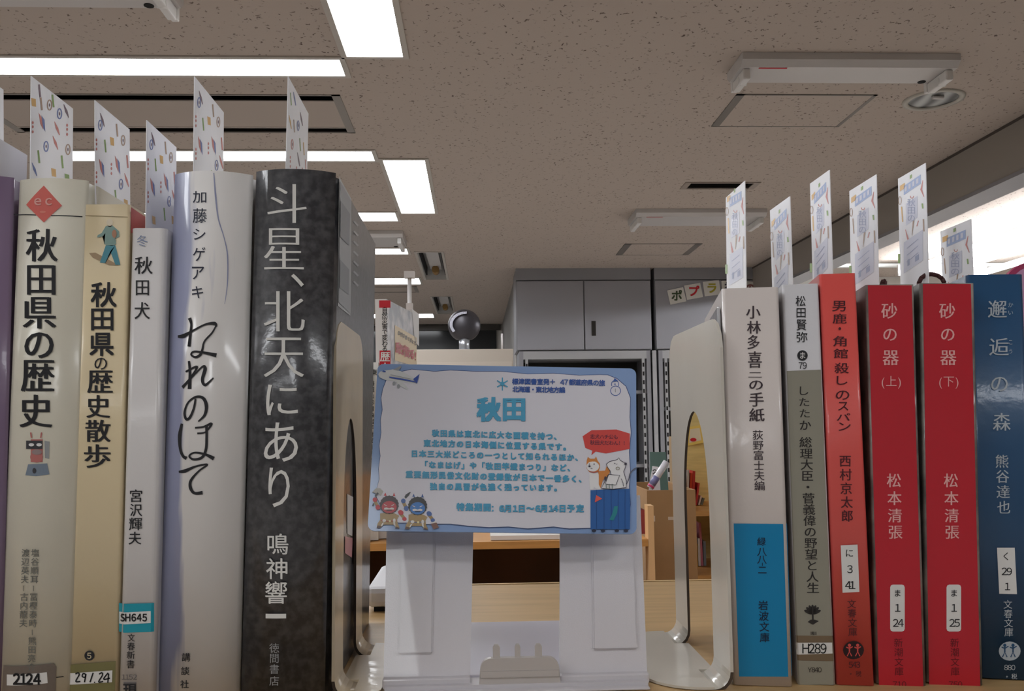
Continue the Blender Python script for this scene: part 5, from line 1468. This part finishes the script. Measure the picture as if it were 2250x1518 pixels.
# suitcase
d = Deco(sf); SBL = ink('case_blue', (34, 92, 160)); SBD = ink('case_dark', (24, 70, 130))
d.poly([A3(*p) for p in ((165, 895), (330, 885), (690, 875), (695, 1180), (690, 1415), (165, 1415))], SBL, 3)
for X_ in (245, 345, 440, 535, 625): d.line([A3(X_, 890), A3(X_, 1410)], 1, SBD, 4)
d.poly([A3(*p) for p in ((220, 1060), (240, 960), (320, 1010))], ink('case_coral', (220, 90, 80)), 5)
d.poly([A3(*p) for p in ((480, 1110), (530, 1110), (520, 1200), (470, 1300), (415, 1290), (450, 1220))], ink('case_green', (30, 130, 140)), 5)
for X_ in (210, 330, 515, 635): d.ell(*A3(X_, 1435), 5, 3.2, ink('wheel_dark', (30, 36, 60)), 5)
d.build('suitcase_picture', t, 'blue ribbed suitcase')
# dogs
d = Deco(sf); ORG = ink('dog_tan', (206, 130, 60)); DW = ink('dog_white', (228, 226, 226)); DL = ink('dog_line', (60, 54, 70))
d.poly([A3(*p) for p in ((115, 500), (130, 450), (160, 475), (220, 475), (240, 445), (260, 500), (290, 540), (290, 600), (270, 650), (150, 650), (110, 600))], ORG, 3)
d.ell(*A3(195, 580), 14, 11, DW, 4); d.ell(*A3(155, 555), 5, 5, DW, 5); d.ell(*A3(215, 545), 6, 5, DW, 5)
d.ell(*A3(150, 578), 2.4, 2.2, DL, 6); d.ell(*A3(212, 550), 1.6, 1.4, DL, 6); d.ell(*A3(150, 550), 1.3, 1.3, DL, 6); d.line([A3(165, 605), A3(190, 610)], 1, DL, 6)
d.poly([A3(*p) for p in ((150, 655), (280, 650), (285, 760), (300, 885), (250, 880), (215, 850), (200, 885), (160, 885), (150, 760))], DW, 3)
d.poly([A3(*p) for p in ((260, 640), (360, 635), (380, 575), (430, 640), (400, 700), (330, 760), (300, 870), (275, 820), (275, 690))], ORG, 4)
d.line([A3(150, 652), A3(210, 660), A3(270, 650)], 1.6, ink('collar', (180, 60, 60)), 6)
d.build('tan_dog_picture', t, 'tan and white sitting dog')
d = Deco(sf)
body = [A3(*p) for p in ((375, 550), (420, 515), (520, 490), (540, 465), (560, 500), (640, 545), (625, 600), (605, 650), (640, 770), (640, 860), (460, 885), (310, 870), (350, 790), (400, 690), (440, 690), (425, 640), (390, 590))]
d.poly(body, DW, 5); d.line(body + body[:1], 1.3, DL, 6)
pp_ = [A3(*p) for p in ((405, 690), (550, 700), (500, 830), (360, 815))]; d.poly(pp_, DW, 7); d.line(pp_ + pp_[:1], 1.3, DL, 8)
d.ell(*A3(630, 550), 3, 3, DL, 8); d.line([A3(475, 540), A3(495, 545)], 1.4, DL, 8); d.line([A3(505, 555), A3(520, 550)], 1.4, DL, 8)
d.ring(*A3(525, 610), 4, 3.2, 1.1, ink('mouth', (120, 110, 80)), 8, 10); d.line([A3(570, 745), A3(595, 800), A3(600, 850)], 1.2, DL, 8)
for X_ in (370, 410, 450): d.line([A3(X_, 815), A3(X_ + 6, 885)], 2.4, ink('paw_grey', (140, 150, 146)), 8)
d.stroke([A3(*p) for p in ((640, 820), (670, 760), (690, 680), (740, 620), (800, 595))], [1.4, 2, 2.4, 2.4, 2.2], ink('tail_grey', (90, 92, 104)), 8)
d.ell(*A3(360, 745), 2.4, 5, DL, 8)
d.build('white_dog_picture', t, 'white outlined dog holding a sheet')
# two masked figures
def oni(dx, dy, face, hair, limb, name, label, tool):
    d = Deco(sf); q = lambda X, Y: A4(X + dx, Y + dy)
    fc, hr, lb, straw, sh_, wt = ink(name + '_face', face), ink('oni_hair_' + name, hair), ink(name + '_limb', limb), ink('straw', (164, 136, 86)), ink('boot', (84, 56, 48)), ink('oni_white', (220, 216, 210))
    d.poly([q(*p) for p in ((400, 880), (560, 860), (760, 880), (870, 940), (820, 1030), (830, 1130), (880, 1240), (800, 1250), (740, 1160), (480, 1160), (420, 1230), (310, 1240), (340, 1120), (400, 1040))], straw, 3)
    d.line([q(270, 560), q(300, 640), q(370, 740)], 7, straw, 3); d.ell(*q(272, 545), 5, 5.2, lb, 4); d.ell(*q(345, 730), 5.4, 5.6, lb, 4)
    d.line([q(880, 870), q(930, 920), q(985, 990)], 7, straw, 3); d.ell(*q(910, 860), 6.2, 5.2, lb, 4, rot=.6); d.ell(*q(1000, 1020), 4.6, 4.2, lb, 4)
    pts = [q(625 + (225 + (14 if i % 2 else 0)) * math.cos(2 * PI * i / 36), 670 + (218 + (14 if i % 2 else 0)) * math.sin(2 * PI * i / 36)) for i in range(36)]
    d.poly(pts, hr, 5); d.poly([q(*p) for p in ((490, 440), (530, 365), (560, 450))], lb, 4); d.poly([q(*p) for p in ((715, 450), (740, 365), (775, 455))], lb, 4)
    d.ell(*q(625, 730), 16.5, 13.5, fc, 6)
    d.poly([q(*p) for p in ((500, 755), (560, 740), (625, 765), (690, 740), (745, 760), (740, 795), (625, 790), (505, 795))], wt, 7); d.line([q(560, 815), q(690, 815)], 1.6, hr, 8)
    d.line([q(500, 670), q(565, 700)], 1.4, wt, 8); d.line([q(745, 670), q(680, 700)], 1.4, wt, 8)
    d.poly([q(*p) for p in ((450, 1130), (500, 1100), (450, 1200), (420, 1190))], wt, 5); d.poly([q(*p) for p in ((720, 1080), (770, 1080), (780, 1200), (735, 1170))], wt, 5)
    d.ell(*q(500, 1060), 4, 3.4, wt, 5); d.ell(*q(640, 1075), 2.6, 2.4, ink('knot', (220, 210, 160)), 6); d.ell(*q(750, 1060), 3, 4.6, wt, 5); d.line([q(430, 1050), q(600, 1080), q(800, 1060)], 1.6, lb, 4)
    d.poly([q(*p) for p in ((310, 1240), (340, 1180), (420, 1200), (400, 1250))], sh_, 5); d.poly([q(*p) for p in ((770, 1250), (790, 1210), (860, 1230), (880, 1265))], sh_, 5)
    if tool == 'fan':
        d.poly([q(*p) for p in ((200, 360), (300, 260), (400, 260), (480, 340), (420, 450), (340, 400))], ink('fan_grey', (176, 174, 166)), 4); d.line([q(280, 470), q(350, 380)], 4, ink('handle_dark', (50, 52, 54)), 6); d.line([q(215, 700), q(240, 630)], 3, ink('handle_dark', (50, 52, 54)), 3)
    else:
        d.poly([q(*p) for p in ((300, 450), (330, 390), (440, 320), (455, 335), (400, 420), (330, 490))], ink('handle_dark', (50, 52, 54)), 5)
        d.poly([q(*p) for p in ((950, 1110), (1090, 1080), (1150, 1200), (1020, 1250))], ink('bucket', (120, 84, 70)), 5); d.line([q(980, 1090), q(1080, 1060)], 3, wt, 6)
    d.build(name + '_oni_picture', t, label)
oni(0, 0, (180, 50, 60), (56, 36, 40), (190, 40, 50), 'red', 'red-faced masked figure raising a fan', 'fan')
oni(700, 30, (60, 120, 190), (50, 50, 52), (70, 100, 160), 'blue', 'blue-faced masked figure with a knife and bucket', 'knife')

# ------------------------------------------------------------------ tidy up
